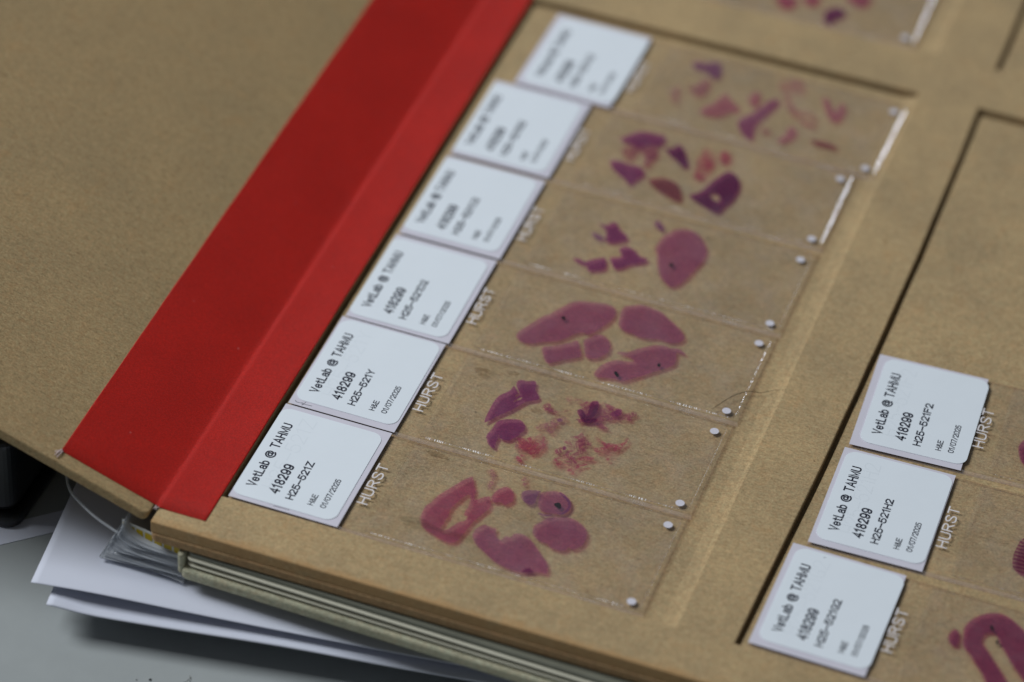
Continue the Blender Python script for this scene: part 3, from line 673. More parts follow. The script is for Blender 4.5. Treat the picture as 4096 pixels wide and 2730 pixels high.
def tape():
    e = Vector((-math.cos(LID), 0, math.sin(LID)))
    nrm = Vector((math.sin(LID), 0, math.cos(LID)))
    h = Vector((-10.8, 0, 0))
    top = [Vector((-1.02, 0, 0.02)), Vector((-1.05, 0, 0.14)), Vector((-1.25, 0, 0.145)), Vector((-1.8, 0, 0.15)), Vector((-4, 0, 0.15)), Vector((-8.2, 0, 0.16)), Vector((-9.3, 0, 0.30)), Vector((-9.8, 0, 0.30)), Vector((-10.2, 0, 0.12)), Vector((-10.6, 0, 0.16))]
    for s_, d in ((0.7, 0.2), (1.6, 0.16), (6, 0.15), (12, 0.15), (17.9, 0.15), (18.4, 0.145), (18.56, 0.14), (18.6, 0.02)):
        top.append(h + e * s_ + nrm * d)
    n = len(top)
    ys = [-33.1 + k * 4.0 for k in range(90)]
    v, f = [], []
    for k, y in enumerate(ys):
        for i, p in enumerate(top):
            q = p.copy()
            wob = 0.10 * noise.noise(Vector((i * 0.9, y * 0.11, 3.0))) if i in (0, 1, n - 1, n - 2) else 0.0
            zz = 0.045 * noise.noise(Vector((i * 0.7, y * 0.15, 9.0))) if 2 <= i <= n - 3 else 0.0
            yy = y
            if k == 0: yy = y - (0.35 if i < 8 else -0.15) + 0.12 * noise.noise(Vector((i * 1.7, 1.0, 5.0)))
            v.append((q.x + wob, yy, q.z + zz))
    for k in range(len(ys) - 1):
        for i in range(n - 1):
            f.append((k * n + i, (k + 1) * n + i, (k + 1) * n + i + 1, k * n + i + 1))
    o = mesh_obj('cloth_tape', v, f, M['cloth'], None, None, True)
    s = o.modifiers.new('thickness', 'SOLIDIFY')
    s.thickness = 0.10 * S
    s.offset = -1
    return o
in_folder(tape())
# frayed threads where the tape was cut off
M['thread'] = plain('pale_thread', (0.62, 0.50, 0.48), 0.8, 0.2)
hx = Vector((-10.8, 0, 0))
ee = Vector((-math.cos(LID), 0, math.sin(LID)))
for s0, y0, s1, y1 in ((18.4, -32.9, 19.0, -34.6), (18.5, -32.6, 18.9, -34.2), (18.2, -32.9, 18.5, -34.8), (18.6, -33.1, 19.3, -34.0)):
    a = hx + ee * s0 + Vector((0, y0, 0.2)); b = hx + ee * s1 + Vector((0, y1, 0.18))
    m_ = (a + b) / 2 + Vector((random.uniform(-.15, .15), 0, 0.12))
    vv, ff = tube([a, m_, b], 0.09, 6)
    in_folder(mesh_obj('frayed_thread', vv, ff, M['thread']))
for x0, y0, x1, y1 in ((-10.1, -33.4, -10.5, -34.1), (-9.8, -33.4, -9.9, -34.0), (-10.4, -33.3, -10.0, -34.2)):
    vv, ff = tube([(x0, y0, 0.25), ((x0 + x1) / 2, (y0 + y1) / 2, 0.36), (x1, y1, 0.2)], 0.07, 6)
    in_folder(mesh_obj('frayed_thread', vv, ff, M['thread']))

# ------------------------------------------------------------------ lettering: a narrow printer face drawn as pen strokes
def _el(cx, cy_, rx, ry, n=12):
    return [(cx + rx * math.cos(2 * math.pi * k / n), cy_ + ry * math.sin(2 * math.pi * k / n)) for k in range(n)]
# per glyph: width, then strokes: 'l' straight, 's' curved, 'c' curved and closed
GL = {
 '0': (.5, ('c', [(.25, 0), (.43, .08), (.5, .3), (.5, .7), (.43, .92), (.25, 1), (.07, .92), (0, .7), (0, .3), (.07, .08)])),
 '1': (.3, ('l', [(0, .78), (.2, 1), (.2, 0)])),
 '2': (.5, ('s', [(.02, .72), (.06, .9), (.25, 1), (.44, .9), (.48, .7), (.4, .5), (.2, .26), (.02, 0)]), ('l', [(.02, 0), (.5, 0)])),
 '4': (.5, ('l', [(.37, 0), (.37, 1), (0, .3), (.5, .3)])),
 '5': (.5, ('l', [(.46, 1), (.08, 1), (.04, .52)]), ('s', [(.04, .52), (.2, .63), (.4, .57), (.5, .33), (.42, .08), (.23, 0), (.06, .06), (0, .22)])),
 '7': (.48, ('l', [(0, 1), (.48, 1), (.16, 0)])),
 '8': (.5, ('c', _el(.25, .76, .205, .24)), ('c', _el(.25, .26, .25, .26))),
 '9': (.5, ('c', _el(.25, .68, .25, .32)), ('s', [(.5, .68), (.5, .4), (.42, .1), (.24, 0), (.06, .06), (.02, .2)])),
 'H': (.5, ('l', [(0, 0), (0, 1)]), ('l', [(.5, 0), (.5, 1)]), ('l', [(0, .52), (.5, .52)])),
 'V': (.52, ('l', [(0, 1), (.26, 0), (.52, 1)])),
 'e': (.42, ('l', [(.02, .36), (.42, .36)]), ('s', [(.42, .36), (.38, .6), (.22, .7), (.05, .6), (0, .35), (.05, .1), (.23, 0), (.4, .12)])),
 't': (.32, ('s', [(.13, .92), (.13, .5), (.13, .16), (.2, .01), (.32, .02)]), ('l', [(0, .68), (.3, .68)])),
 'L': (.42, ('l', [(0, 1), (0, 0), (.42, 0)])),
 'a': (.42, ('s', [(.03, .54), (.1, .67), (.24, .7), (.37, .62), (.4, .45), (.4, .2), (.42, 0)]), ('s', [(.4, .4), (.2, .38), (.02, .26), (.04, .06), (.2, 0), (.34, .06), (.4, .2)])),
 'b': (.42, ('l', [(0, 1), (0, 0)]), ('c', _el(.21, .35, .21, .35))),
 '@': (.86, ('s', [(.8, .02), (.55, -.12), (.25, -.06), (.04, .2), (0, .5), (.1, .8), (.4, .97), (.7, .87), (.84, .55), (.76, .28), (.64, .2), (.6, .32), (.6, .7)]), ('c', _el(.4, .46, .19, .24))),
 'T': (.52, ('l', [(0, 1), (.52, 1)]), ('l', [(.26, 1), (.26, 0)])),
 'A': (.56, ('l', [(0, 0), (.28, 1), (.56, 0)]), ('l', [(.1, .33), (.46, .33)])),
 'M': (.58, ('l', [(0, 0), (0, 1), (.29, .12), (.58, 1), (.58, 0)])),
 'U': (.5, ('s', [(0, 1), (0, .6), (0, .28), (.06, .07), (.25, 0), (.44, .07), (.5, .28), (.5, .6), (.5, 1)])),
 'Z': (.52, ('l', [(.02, 1), (.5, 1), (0, 0), (.52, 0)])),
 'Y': (.52, ('l', [(0, 1), (.26, .46), (.52, 1)]), ('l', [(.26, .46), (.26, 0)])),
 'D': (.5, ('l', [(0, 0), (0, 1)]), ('s', [(0, 1), (.22, 1), (.43, .88), (.5, .5), (.43, .12), (.22, 0), (0, 0)])),
 'C': (.5, ('s', [(.5, .74), (.42, .94), (.26, 1), (.08, .9), (0, .5), (.08, .1), (.26, 0), (.42, .06), (.5, .26)])),
 'B': (.5, ('l', [(0, 0), (0, 1)]), ('s', [(0, 1), (.28, 1), (.44, .9), (.44, .66), (.3, .53), (0, .53)]), ('s', [(0, .53), (.3, .53), (.5, .42), (.5, .14), (.32, 0), (0, 0)])),
 'F': (.46, ('l', [(0, 0), (0, 1), (.46, 1)]), ('l', [(0, .53), (.4, .53)])),
 'G': (.5, ('s', [(.5, .76), (.42, .94), (.26, 1), (.08, .9), (0, .5), (.08, .1), (.26, 0), (.44, .1), (.5, .28)]), ('l', [(.28, .46), (.5, .46), (.5, .02)])),
 'E': (.46, ('l', [(.46, 1), (0, 1), (0, 0), (.46, 0)]), ('l', [(0, .53), (.4, .53)])),
 '&': (.56, ('s', [(.56, 0), (.3, .36), (.12, .72), (.14, .92), (.26, 1), (.38, .92), (.37, .74), (.22, .56), (.04, .38), (0, .18), (.1, .02), (.26, 0), (.42, .15), (.52, .42)])),
 '/': (.34, ('l', [(0, 0), (.34, 1)])),
 '-': (.5, ('l', [(0, .44), (.5, .44)])),
 'R': (.52, ('l', [(0, 0), (0, 1)]), ('s', [(0, 1), (.3, 1), (.48, .9), (.48, .64), (.3, .52), (0, .52)]), ('l', [(.28, .52), (.52, 0)])),
 'S': (.5, ('s', [(.48, .78), (.42, .94), (.25, 1), (.06, .92), (.03, .74), (.14, .58), (.36, .46), (.5, .3), (.46, .08), (.26, 0), (.08, .06), (0, .24)])),
 ' ': (.20,),
}
def pen(pts, w, closed):
    """flat ribbon with mitred joints, square ends"""
    n = len(pts)
    if not closed:
        a = (pts[0] - pts[1]).normalized() * w * 0.5
        b = (pts[-1] - pts[-2]).normalized() * w * 0.5
        pts = [pts[0] + a] + pts[1:-1] + [pts[-1] + b]
    v = []
    for i, p in enumerate(pts):
        d0 = (p - pts[i - 1]) if (i > 0 or closed) else (pts[1] - p)
        d1 = (pts[(i + 1) % n] - p) if (i < n - 1 or closed) else d0
        d0, d1 = d0.normalized(), d1.normalized()
        t = d0 + d1
        t = t.normalized() if t.length > 1e-6 else d0
        nn = Vector((-t.y, t.x))
        c = max(abs(nn.dot(Vector((-d0.y, d0.x)))), 0.45)
        v += [p + nn * w * 0.5 / c, p - nn * w * 0.5 / c]
    f = []
    for i in range(n if closed else n - 1):
        j = (i + 1) % n
        f.append((2 * i, 2 * i + 1, 2 * j + 1, 2 * j))
    return v, f
def line_of_text(text, xb, cap, y0, y1, z, w, gap=0.17):
    """one line running up the slide (+y), tops of the letters towards -x; w = pen width in mm"""
    total = sum(GL[c][0] for c in text) + gap * (len(text) - 1)
    sx = (y1 - y0 - w) / total
    sy = cap - w
    V, F = [], []
    x = 0.0
    k = 0
    for ch in text:
        for st in GL[ch][1:]:
            pts = [Vector(((x + a) * sx, b * sy)) for a, b in st[1]]
            if st[0] != 'l':
                pts = [Vector((q.x, q.y)) for q in spline([(q.x, q.y, 0) for q in pts], st[0] == 'c', 4)]
            vv, ff = pen(pts, w, st[0] == 'c')
            zz = z + 0.0012 * (k % 3)
            k += 1
            F += [tuple(q + len(V) for q in t) for t in ff]
            V += [(xb - w / 2 - q.y, y0 + w / 2 + q.x, zz) for q in vv]
        x += GL[ch][0] + gap
    return V, F

def join(parts):
    v, f = [], []
    for vv, ff in parts:
        f += [tuple(q + len(v) for q in x) for x in ff]
        v += vv
    return v, f

def ribbon(path, w, z):
    pts = spline([(p[0], p[1], 0) for p in path], False, 4)
    v, f = [], []
    for i, p in enumerate(pts):
        t = (pts[min(i + 1, len(pts) - 1)] - pts[max(i - 1, 0)]).normalized()
        n_ = Vector((-t.y, t.x, 0)) * w * 0.5
        v += [(p.x + n_.x, p.y + n_.y, z), (p.x - n_.x, p.y - n_.y, z)]
    for i in range(len(pts) - 1):
        f.append((2 * i, 2 * i + 1, 2 * i + 3, 2 * i + 2))
    return v, f

# ------------------------------------------------------------------ microscope slides
TH = 0.62           # glass thickness; local z = 0 is the underside, TH the top face
W, L, LAB = 26.2, 76.0, 20.4

def shared(name, verts, faces, mats, midx=None):
    me = bpy.data.meshes.new(name)
    me.from_pydata([tuple(c * S for c in q) for q in verts], [], faces)
    for m in mats: me.materials.append(m)
    if midx:
        for p, i in zip(me.polygons, midx): p.material_index = i
    me.update()
    return me

def chamfered(w, l, t, c, cr=0.24):
    o_ = [(0, -w), (l, -w), (l, 0), (0, 0)]
    i_ = [(c, -w + c), (l - cr, -w + c), (l - cr, -c), (c, -c)]
    d = 0.075        # painted dark line standing in for refraction where the bevel meets the face
    j_ = [(c + d, -w + c + d), (l - cr - d, -w + c + d), (l - cr - d, -c - d), (c + d, -c - d)]
    v = [(x, y, 0) for x, y in o_] + [(x, y, 0.05) for x, y in o_] + [(x, y, t - 0.004) for x, y in i_] + [(x, y, t) for x, y in j_]
    f = [(3, 2, 1, 0), (12, 13, 14, 15)]
    for r_ in (0, 4, 8):
        f += [(r_ + k, r_ + (k + 1) % 4, r_ + 4 + (k + 1) % 4, r_ + 4 + k) for k in range(4)]
    return v, f
v, f = chamfered(W, L, TH, 0.5)
ME_GLASS = shared('glass_plate', v, f, [M['glass'], M['glass_edge'], M['glass_end']], [0, 0, 1, 2, 1, 1, 1, 2, 1, 1, 2, 2, 2, 2])
v, f = prism([(0.06, -W + 0.16), (LAB, -W + 0.16), (LAB, -0.04), (0.06, -0.04)], TH + 0.004, TH + 0.03)
ME_END = shared('frosted_end', v, f, [M['frosted'], M['frosted_side']], [0, 0, 1, 1, 1, 1])
v, f = prism([(25.2, -25.15), (74.8, -25.15), (74.8, -1.15), (25.2, -1.15)], TH + 0.07, TH + 0.27)
ME_COVER = shared('coverslip', v, f, [M['cover_glass'], M['cover_edge']], [0, 0, 1, 1, 1, 1])
v, f = prism([(0.81 * math.cos(2 * math.pi * k / 24), 0.81 * math.sin(2 * math.pi * k / 24)) for k in range(24)], TH + 0.005, TH + 0.05)
ME_DOT = shared('corner_dot', v, f, [M['white_paint']])
v, f = line_of_text('HURST', 23.1, 2.0, -18.9, -8.1, TH + 0.012, 0.25, 0.22)
ME_MAKER = shared('maker_lettering', v, f, [M['etched']])

def tissue(kind, poly, holes, z, parent, seed):
    base_kind = kind.replace('pale_', '')
    rough = {'shred': 0.22, 'faint': 0.25, 'red': 0.10, 'plum': 0.05, 'crimson': 0.06, 'mauve': 0.05, 'dark': 0.04, 'brown': 0.05, 'maroon': 0.04}.get(base_kind, 0.03)
    def ring(P):
        out = []
        for q in spline([(p[0], p[1], 0) for p in P], True, 5):
            d = Vector((noise.noise(Vector((q.x * 1.6, q.y * 1.6, seed))), noise.noise(Vector((q.x * 1.6, q.y * 1.6, seed + 7))), 0)) * rough
            d += Vector((noise.noise(Vector((q.x * 5, q.y * 5, seed))), noise.noise(Vector((q.x * 5, q.y * 5, seed + 3))), 0)) * rough * 0.8
            out.append(Vector((q.x + d.x, q.y + d.y, z)))
        return out
    loops = [ring(poly)] + [ring(h) for h in holes]
    def inset(lp, d, dz):
        n = len(lp)
        area = sum(lp[i].x * lp[(i + 1) % n].y - lp[(i + 1) % n].x * lp[i].y for i in range(n))
        sg = 1 if area > 0 else -1
        out = []
        for i in range(n):
            t = (lp[(i + 1) % n] - lp[i - 1])
            t = t.normalized() if t.length > 1e-9 else Vector((1, 0, 0))
            out.append(Vector((lp[i].x - t.y * sg * d, lp[i].y + t.x * sg * d, lp[i].z + dz)))
        return out
    pts, tri = [], []
    films = [(-0.09, 0.0), (0.12, 0.0022)] if kind not in ('smear', 'stripe') else [(0, 0)]
    if kind in ('crimson', 'red', 'shred', 'mauve', 'faint', 'maroon'): films.append((-0.42, -0.0015))
    midx = []
    for d, dz in films:
        lps = [inset(loops[0], d, dz)] + [inset(h, -d, dz) for h in loops[1:]]
        b_ = len(pts)
        def shoelace(lp): return abs(sum(lp[i].x * lp[(i + 1) % len(lp)].y - lp[(i + 1) % len(lp)].x * lp[i].y for i in range(len(lp)))) / 2
        got = 0.0
        flat = [p for lp in lps for p in lp]
        for t_ in tessellate_polygon(lps if d > -0.4 else lps[:1]):
            A_, B_, C_ = (flat[q] for q in t_)
            got += abs((B_ - A_).cross(C_ - A_).z) / 2
        want = shoelace(lps[0]) - (sum(shoelace(h) for h in lps[1:]) if d > -0.4 else 0)
        if abs(got - want) > 0.06 * want and d > -0.4:      # the inset crossed itself: use the plain outline
            lps = [[Vector((p.x, p.y, p.z + dz)) for p in lp] for lp in loops]
        nt = [tuple(b_ + q for q in t) for t in tessellate_polygon(lps if d > -0.4 else lps[:1])]
        tri += nt
        midx += [1 if d < -0.4 else 0] * len(nt)
        pts += [p for lp in lps for p in lp]
    nm = 'marker_dot' if kind == 'black' else ('smear_mark' if kind == 'smear' else 'tissue_section')
    mat = M['black_mark'] if kind == 'black' else M['dark_tissue' if kind == 'dark' else kind]
    if kind == 'black':
        vv, ff = prism([(p.x, p.y) for p in loops[0]], z, z + 0.05)
        return mesh_obj(nm, vv, ff, mat, parent)
    return mesh_obj(nm, [tuple(p) for p in pts], [tuple(t) for t in tri], [mat, M['halo']], parent, midx)

SLIDES = [  # key, x, y of the top left corner, turn, number, sticker shift, label
 ('Z', 0.0, 0.0, -0.003, 'H25-521Z', (0.0, 0.0), 'glass slide labelled H25-521Z with hollow pink ring of tissue, nearest the folder edge'),
 ('Y', .356, 26.349, -0.004, 'H25-521Y', (0.55, 0.55), 'glass slide labelled H25-521Y with dark purple wedge and shredded red tissue'),
 ('U', .867, 52.658, -0.004, 'H25-521D2', (-0.05, 0.0), 'glass slide with five smooth mauve pieces dotted black and a hair across its end'),
 ('3', 1.274, 79.286, -0.006, 'H25-521C2', (-0.1, 0.45), 'glass slide with one big purple oval carrying a black dot and two small jagged pieces'),
 ('2', 1.586, 106.3, -0.004, 'H25-521B2', (-0.3, 0.1), 'glass slide with ring of dark plum, rust and red tissue pieces, blurred'),
 ('1', 5.745, 133.0, -0.021, 'H25-521A2', (1.1, 0.2), 'glass slide set right of its row, scattered faint pink and violet bits, touching pocket top'),
 ('F', 95.411, 54.95, 0.046, 'H25-521F2', (1.5, 0.45), 'glass slide labelled H25-521F2, tilted, furthest up the right pocket'),
 ('H', 96.134, 27.922, 0.019, 'H25-521H2', (0.85, 0.5), 'glass slide labelled H25-521H2 with striped purple tissue at the photo edge'),
 ('G', 94.38, .706, -0.016, 'H25-521G2', (1.15, 0.5), 'glass slide labelled H25-521G2 with thick maroon loop of tissue'),
 ('V', 1.3, 177.4, 0.0, 'H25-521E2', (0.2, 0.2), 'glass slide in the pocket behind the others, cut off by the photo top'),
]
PENCIL = {
 'Y': [[(1.0, -24.95), (1.3, -25.25), (1.9, -25.3), (2.6, -25.1)], [(2.95, -24.7), (2.55, -25.75)], [(2.4, -25.4), (3.3, -25.32), (4.3, -25.25)]],
 'F': [[(2.6, -1.0), (3.2, -0.75), (3.5, -1.15), (3.1, -1.75)], [(3.9, -1.5), (4.4, -1.25), (4.3, -0.9)]],
 'G': [[(6.0, -1.55), (6.35, -1.5)]],
 'Z': [[(8.2, -25.35), (9.6, -25.3), (11.2, -25.3)]],
}
GROUP = 'stained microscope slides lying in the folder pockets'
for key, x, y, rot, number, (dx, dy), label in SLIDES:
    z0 = FLOOR + LIFT.z + 0.02
    root = thing('microscope_slide', label, 'microscope slide', (x, y, z0), rot, GROUP)
    for nm, me in (('glass_plate', ME_GLASS), ('frosted_end', ME_END), ('coverslip', ME_COVER), ('maker_lettering', ME_MAKER)):
        o = link(bpy.data.objects.new(nm, me), root)
        if nm == 'coverslip':
            o.location = Vector((random.uniform(-.2, .2), random.uniform(-.12, .12), 0)) * S
    for py in (-3.25, -23.5):
        o = link(bpy.data.objects.new('corner_dot', ME_DOT), root)
        o.location = Vector((73.0, py, 0)) * S
    # narrow strips added along the coverslip edges, tilted to make lamp glints
    big = key in ('1', '2', 'V')
    rs = random.Random(ord(key))
    jit = 0.005 if big else 0.025
    wd = 0.5 if big else 0.2
    v, f = [], []
    n_ = 66
    for k in range(n_):
        yy = -24.6 + 22.6 * k / (n_ - 1)
        w_ = wd * (0.8 + 0.4 * rs.random())
        z_ = TH + 0.16
        v += [(74.82, yy, z_ + rs.uniform(-jit, jit)), (74.82 + w_, yy, z_ + 0.31 * w_ + rs.uniform(-jit, jit))]
    f = [(2 * k, 2 * k + 2, 2 * k + 3, 2 * k + 1)[::-1] for k in range(n_ - 1)]
    mesh_obj('glint_strip', v, f, M['glint' if big or key == 'U' else 'glint_thin'], root)
    v, n_ = [], 300
    for k in range(n_):
        xx = 26.0 + 48.4 * k / (n_ - 1)
        w_ = 0.22 * (0.7 + 0.6 * rs.random()) * max(0.25, min(1.5, 0.8 + 1.6 * noise.noise(Vector((xx * 0.22, ord(key) * 1.3, 2.0)))))
        v += [(xx, -25.14 - w_, TH + 0.14 + rs.uniform(-.006, .006)), (xx, -25.14, TH + 0.14 + 0.5 * w_ + rs.uniform(-.006, .006))]
    f = [(2 * k, 2 * k + 2, 2 * k + 3, 2 * k + 1) for k in range(n_ - 1)]
    mesh_obj('glint_strip', v, f, M['glint_thin'], root)
    # sticker with its printing
    st_out = rrect(-0.05 + dx, max(-25.1 + dy, -25.8), 19.4 + dx, min(-1.15 + dy, -0.3), 2.0)
    st_out = [(max(a, 0.08), b) for a, b in st_out]
    v, f = prism(st_out, TH + 0.034, TH + 0.12)
    stick = mesh_obj('label_sticker', v, f, M['sticker'], root)
    zt = TH + 0.126
    ylen = 10.3 if len(number) == 8 else 12.0
    for v, f in (
            line_of_text('VetLab @ TAHMU', 3.55 + dx, 1.85, -22.3 + dy, -4.95 + dy, zt, 0.31, 0.22),
            line_of_text('418299', 7.95 + dx, 1.98, -22.5 + dy, -14.7 + dy, zt, 0.355, 0.25),
            line_of_text(number, 10.85 + dx, 1.5, -22.9 + dy, -22.9 + ylen + dy, zt, 0.28),
            line_of_text('H&E', 14.55 + dx, 1.1, -22.8 + dy, -20.0 + dy, zt, 0.185),
            line_of_text('01/07/2025', 16.8 + dx, 1.1, -22.65 + dy, -14.9 + dy, zt, 0.185)):
        mesh_obj('printed_line', v, f, M['ink'], stick)
    if key in 'ZYHFG':      # old pencil number showing faintly through the paper
        v, f = line_of_text(number, 7.2 + dx * .3, 2.9, -21.5, -2.6, TH + 0.123, 0.22)
        mesh_obj('pencil_show_through', v, f, M['ghost'], stick)
    if key in PENCIL:
        v, f = join([ribbon(p, 0.13, TH + 0.034 if key != 'G' else TH + 0.126) for p in PENCIL[key]])
        mesh_obj('pencil_mark', v, f, M['pencil'], root)
    for i, (kind, poly, holes) in enumerate(TISSUE[key]):
        if key == '1' and kind in ('crimson', 'shred', 'plum'): kind = 'pale_' + kind
        tissue(kind, poly, holes, TH + 0.015 + 0.005 * i if kind != 'smear' else TH + 0.26, root, i * 3.1 + ord(key))

def blot(name, x, y, rx, ry, ang, mat, seed, z):
    pts = []
    for k in range(22):
        a = 2 * math.pi * k / 22
        r = 1 + 0.35 * noise.noise(Vector((math.cos(a) * 1.3, math.sin(a) * 1.3, seed)))
        px, py = rx * r * math.cos(a), ry * r * math.sin(a)
        pts.append((x + px * math.cos(ang) - py * math.sin(ang), y + px * math.sin(ang) + py * math.cos(ang), z))
    o = mesh_obj(name, pts, [tuple(range(22))], mat)
    in_folder(o)
    return o
M['stain'] = stain('brown_water_stain', (0.62, 0.56, 0.48), 0.5, 1.0, 2.2, 0.3, 0.0)
M['spot'] = stain('dark_spot', (0.32, 0.27, 0.22), 0.75, 1.0, 5, 0.3, 0.0)
for i, (x, y, rx, ry, a, mt, fl) in enumerate(((30.2, 22.4, 2.6, 1.2, -0.25, 'stain', 1), (34.5, 24.6, 1.2, .6, .2, 'stain', 1), (42.0, 16.5, 1.4, .7, -.2, 'stain', 1), (29.5, -1.2, 2.2, .7, -.1, 'stain', 1),
        (25.0, -31.9, .55, .4, .2, 'stain', 0), (87.7, 87.2, .42, .32, .3, 'spot', 0), (90.3, 110.5, .4, .26, 1, 'stain', 0), (70.6, -12.6, .32, .2, .3, 'spot', 1), (60.2, 38.5, .26, .2, .3, 'spot', 1),
        (84.9, 30.5, .2, .14, .3, 'spot', 0), (-25, 60, .3, .2, 0, 'spot', 2))):
    if fl == 2: continue
    blot('stain_mark', x, y, rx, ry, a, M[mt], i * 2.7, FLOOR + 0.006 if fl else 0.006)

for i, (sx, sy, rx, ry, a, mt) in enumerate(((62.4, -1.6, .26, .19, .3, 'spot'), (57.6, -0.9, .5, .06, 1.2, 'stain'), (40, 22, .2, .15, 0, 'stain'), (33, -8, .15, .12, 0, 'spot'), (48, -14, .16, .12, 0, 'spot'))):
    o = blot('stain_mark', -sx, sy, rx, ry, a, M[mt], 40 + i * 2.7, 0.008)
    o.location = lid.location
    o.rotation_euler = lid.rotation_euler

# ------------------------------------------------------------------ hair lying across a slide
hp = [(71.2, 28.1, .28), (71.55, 28.5, .3), (72.87, 31.29, .34), (74.34, 33.6, .36), (76.21, 35.24, .3), (78.18, 35.93, .1), (79.81, 37.18, .12), (81.6, 38.3, .12)]
v, f = tube([tuple(p) for p in spline(hp, False, 6)], lambda t: 0.07 * (1 - 0.6 * abs(2 * t - 1)), 6)
tag(mesh_obj('hair', v, f, M['hair']), 'fine dark curved hair lying over the right end of a slide', 'hair')

# ------------------------------------------------------------------ card case under the folder
case = thing('card_case', 'pale olive card case with glossy cream rims lying under the brown folder', 'case', (-4.2, -38.6, -10.3), math.radians(-1.2))
def layer(name, x0, y0, z0, z1, mat, r, bv):
    v, f = prism(rrect(x0 + 4.2, y0 + 38.6, 185, 330, r), z0 + 10.3, z1 + 10.3)
    return bevel(mesh_obj(name, v, f, mat, case), bv, 3)
layer('top_card', -3.0, -37.3, -5.55, -4.48, M['rim_dark'], 1.2, 0.25)
layer('rim', -3.2, -37.75, -6.05, -5.57, M['rim'], 1.4, 0.2)
layer('groove', -2.9, -37.15, -6.85, -6.07, M['rim_dark'], 1.2, 0.15)
layer('rim', -3.1, -37.85, -7.25, -6.87, M['rim'], 1.5, 0.17)
layer('groove', -2.9, -37.3, -7.75, -7.27, M['rim_dark'], 1.2, 0.1)
layer('base_card', -4.2, -38.5, -10.3, -7.77, M['greyboard'], 1.8, 0.7)
v, f = prism(rrect(-4.5 + 4.2, -38.1 + 38.6, -3.25 + 4.2, -20 + 38.6, 0.6), 0.9, 5.5)
bevel(mesh_obj('end_cap', v, f, M['greyboard'], case), 0.45, 3)

# ------------------------------------------------------------------ clear plastic sleeves under the hinge
sl = thing('plastic_sleeves', 'bundle of curled clear plastic sleeves with a yellow chequered band under the folder hinge', 'plastic sleeves', (-12, -36, -13.2))
SO = Vector((12, 36, 13.2))
NSH = 20
for i in range(NSH):
    q_ = i / (NSH - 1)
    zi = -6.3 - 6.2 * q_ + random.uniform(-.06, .06)
    xl = -15.0 - 4.6 * q_ + random.uniform(-.35, .35)
    up = 3.4 * (1 - q_) ** 1.3 + 0.25
    rad_ = 4.5 * (1 - q_) + 0.8
    prof = [(-3.7, zi - 0.02 * i), (-6.5, zi + 0.08)]
    for a_ in (90, 65, 40, 18, 0):
        c_ = math.radians(a_)
        prof.append((xl + rad_ * (1 - math.cos(c_)), zi + 0.15 + up * (1 - math.sin(c_))))
    pts = spline([(a, 0, b) for a, b in prof], False, 5)
    ys = [-36.9 + random.uniform(-.35, .35) + k for k in (0, 1.5, 5, 15, 40)]
    v, f = [], []
    n = len(pts)
    for k, yy in enumerate(ys):
        for q in pts:
            w = 0.12 * noise.noise(Vector((q.x * .5, yy * .3, i)))
            v.append((q.x + SO.x, yy + SO.y + 0.25 * math.sin(q.x * 0.35 + i), q.z + w + SO.z))
    for k in range(len(ys) - 1):
        for j in range(n - 1):
            f.append((k * n + j, k * n + j + 1, (k + 1) * n + j + 1, (k + 1) * n + j))
    o = mesh_obj('sleeve_sheet', v, f, M['film'], sl, None, True)
    m = o.modifiers.new('thickness', 'SOLIDIFY'); m.thickness = 0.12 * S
arc = [(-31.5, -24.5, -3.6), (-29.9, -28.1, -5), (-27.9, -30.8, -5), (-25.3, -32.7, -5), (-22.4, -34.3, -5.2), (-19.8, -35.2, -5.6), (-16.5, -35.9, -6.3)]
v, f = tube([tuple(p + SO) for p in spline(arc, False, 6)], 0.26, 8)
mesh_obj('sleeve_edge', v, f, M['film'], sl, None, True)
bandp = spline([(-16.4, -34.5, 0), (-14.0, -35.2, 0), (-11, -35.7, 0), (-7.5, -36.4, 0), (-4.4, -36.9, 0)], False, 8)
def band_at(u):
    i = min(int(u * (len(bandp) - 1)), len(bandp) - 2)
    t = u * (len(bandp) - 1) - i
    return bandp[i].lerp(bandp[i + 1], t)
v, f = [], []
for p in bandp:
    for z in (-6.35, -4.05): v.append((p.x + SO.x, p.y + SO.y, z + SO.z))
for i in range(len(bandp) - 1): f.append((2 * i, 2 * i + 2, 2 * i + 3, 2 * i + 1))
o = mesh_obj('chequered_band', v, f, M['band'], sl)
m = o.modifiers.new('thickness', 'SOLIDIFY'); m.thickness = 0.2 * S; m.offset = -1
v, f = [], []
for k in range(7):
    u0 = 0.03 + k * 0.142
    u1 = u0 + 0.112
    if u1 > 1: break
    z0, z1 = -6.05, -4.5
    v, f, b = [], [], 0
    for uu in (u0, (u0 + u1) / 2, u1):
        p = band_at(uu)
        v += [(p.x + SO.x - .01, p.y - 0.05 + SO.y, z0 + SO.z), (p.x + SO.x - .01, p.y - 0.05 + SO.y, z1 + SO.z)]
    f += [(b, b + 2, b + 3, b + 1), (b + 2, b + 4, b + 5, b + 3)]
    mesh_obj('yellow_square', v, f, M['yellow'], o)

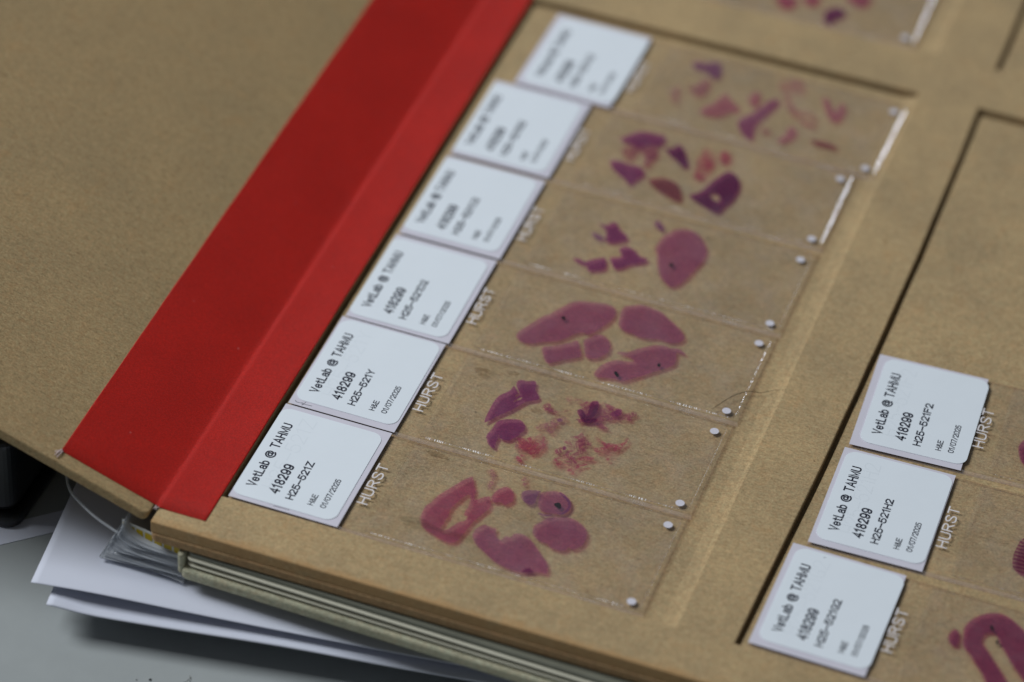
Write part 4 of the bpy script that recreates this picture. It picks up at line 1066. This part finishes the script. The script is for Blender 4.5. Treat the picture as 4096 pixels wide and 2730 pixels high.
# ------------------------------------------------------------------ loose papers under everything
def sheet(name, label, corner, ang, size, zf, seed, th=0.14, lift=None):
    cx, cy0 = corner
    ca, sa = math.cos(ang), math.sin(ang)
    nx, ny = 44, 44
    v, f = [], []
    for j in range(ny + 1):
        for i in range(nx + 1):
            a = size[0] * (i / nx) ** 1.4
            b = size[1] * (j / ny) ** 1.6
            v.append((cx + a * ca - b * sa, cy0 + a * sa + b * ca, zf(a, b)))
    for j in range(ny):
        for i in range(nx):
            k = j * (nx + 1) + i
            f.append((k, k + 1, k + nx + 2, k + nx + 1))
    o = mesh_obj(name, v, f, M['paper'], None, None, True)
    m = o.modifiers.new('thickness', 'SOLIDIFY'); m.thickness = th * S; m.offset = -1
    return tag(o, label, 'paper', 'loose white papers under the folder')
def ss(a, b, x):
    t = min(max((x - a) / (b - a), 0), 1)
    return t * t * (3 - 2 * t)
sheet('paper_sheet', 'upper white paper sheet sticking out to the left below the folder hinge', (-28.3, -46.7), math.radians(8.0), (260, 190),
      lambda a, b: -13.2 + 0.55 * math.exp(-((a - 10) / 14) ** 2) * (1 - ss(0, 14, b)) - 0.5 * ss(20, 70, a) - 7.0 * ss(22, 60, b), 1)
sheet('paper_sheet', 'lower white paper sheet with curled front corner resting above the grey desk', (-24.4, -48.9), math.radians(9.3), (260, 190),
      lambda a, b: -15.6 + 0.9 * math.exp(-(a / 5) ** 2) * math.exp(-(b / 9) ** 2) + 0.5 * math.exp(-((a - 42) / 16) ** 2) * (1 - ss(0, 14, b)) - 0.2 * ss(10, 60, a) - 6.0 * ss(22, 60, b), 2, 0.3)
v, f = prism([(-52, -33.5), (-48.7, -37.1), (-8, -0.5), (-11.3, 3.1)], -21.99, -21.86)
rotp = []
for p in v: rotp.append((p[0] + 5.2, p[1] + 3.2, p[2]))
tag(mesh_obj('paper_strip', rotp, f, M['paper']), 'shaded bluish paper strip on the desk beside the black box', 'paper')

# ------------------------------------------------------------------ black box in the shade under the raised cover
box = thing('black_box', 'glossy black plastic box in deep shade under the raised cover', 'box', (-95, 30, -22))
v, f = prism(rrect(-160 + 95, -27.2 - 30, -41.6 + 95, 90 - 30, 3.0), 2.6, 19.5)
bevel(mesh_obj('body', v, f, M['black'], box, None, False), 1.6, 4)
v, f = prism(rrect(-161 + 95, -28.4 - 30, -40.4 + 95, 91 - 30, 3.2), 0.0, 2.55)
bevel(mesh_obj('base', v, f, M['black'], box, None, False), 0.8, 3)

# ------------------------------------------------------------------ bits on the desk
hp = [(0.2, -53.0, -21.9), (1.6, -52.0, -21.7), (2.6, -50.6, -21.6), (2.8, -49.4, -21.8), (2.5, -48.9, -21.9)]
v, f = tube([tuple(p) for p in spline(hp, False, 6)], 0.05, 6)
tag(mesh_obj('hair', v, f, M['hair']), 'short curled hair lying on the grey desk near the bottom edge', 'hair')
for (px, py, r, lab) in ((-3.4, -52.3, 0.24, 'larger dark dust speck on the grey desk below the papers'), (-5.6, -53.2, 0.13, 'smaller dark dust speck on the grey desk left of the larger one')):
    bm = bmesh.new()
    bmesh.ops.create_icosphere(bm, subdivisions=2, radius=r)
    for q in bm.verts:
        q.co += q.co.normalized() * noise.noise(q.co * 5) * r * 0.6
        q.co.z *= 0.5
    o = bm_obj('dust_speck', bm, M['dust'])
    o.location = Vector((px, py, -21.92)) * S
    tag(o, lab, 'dust')
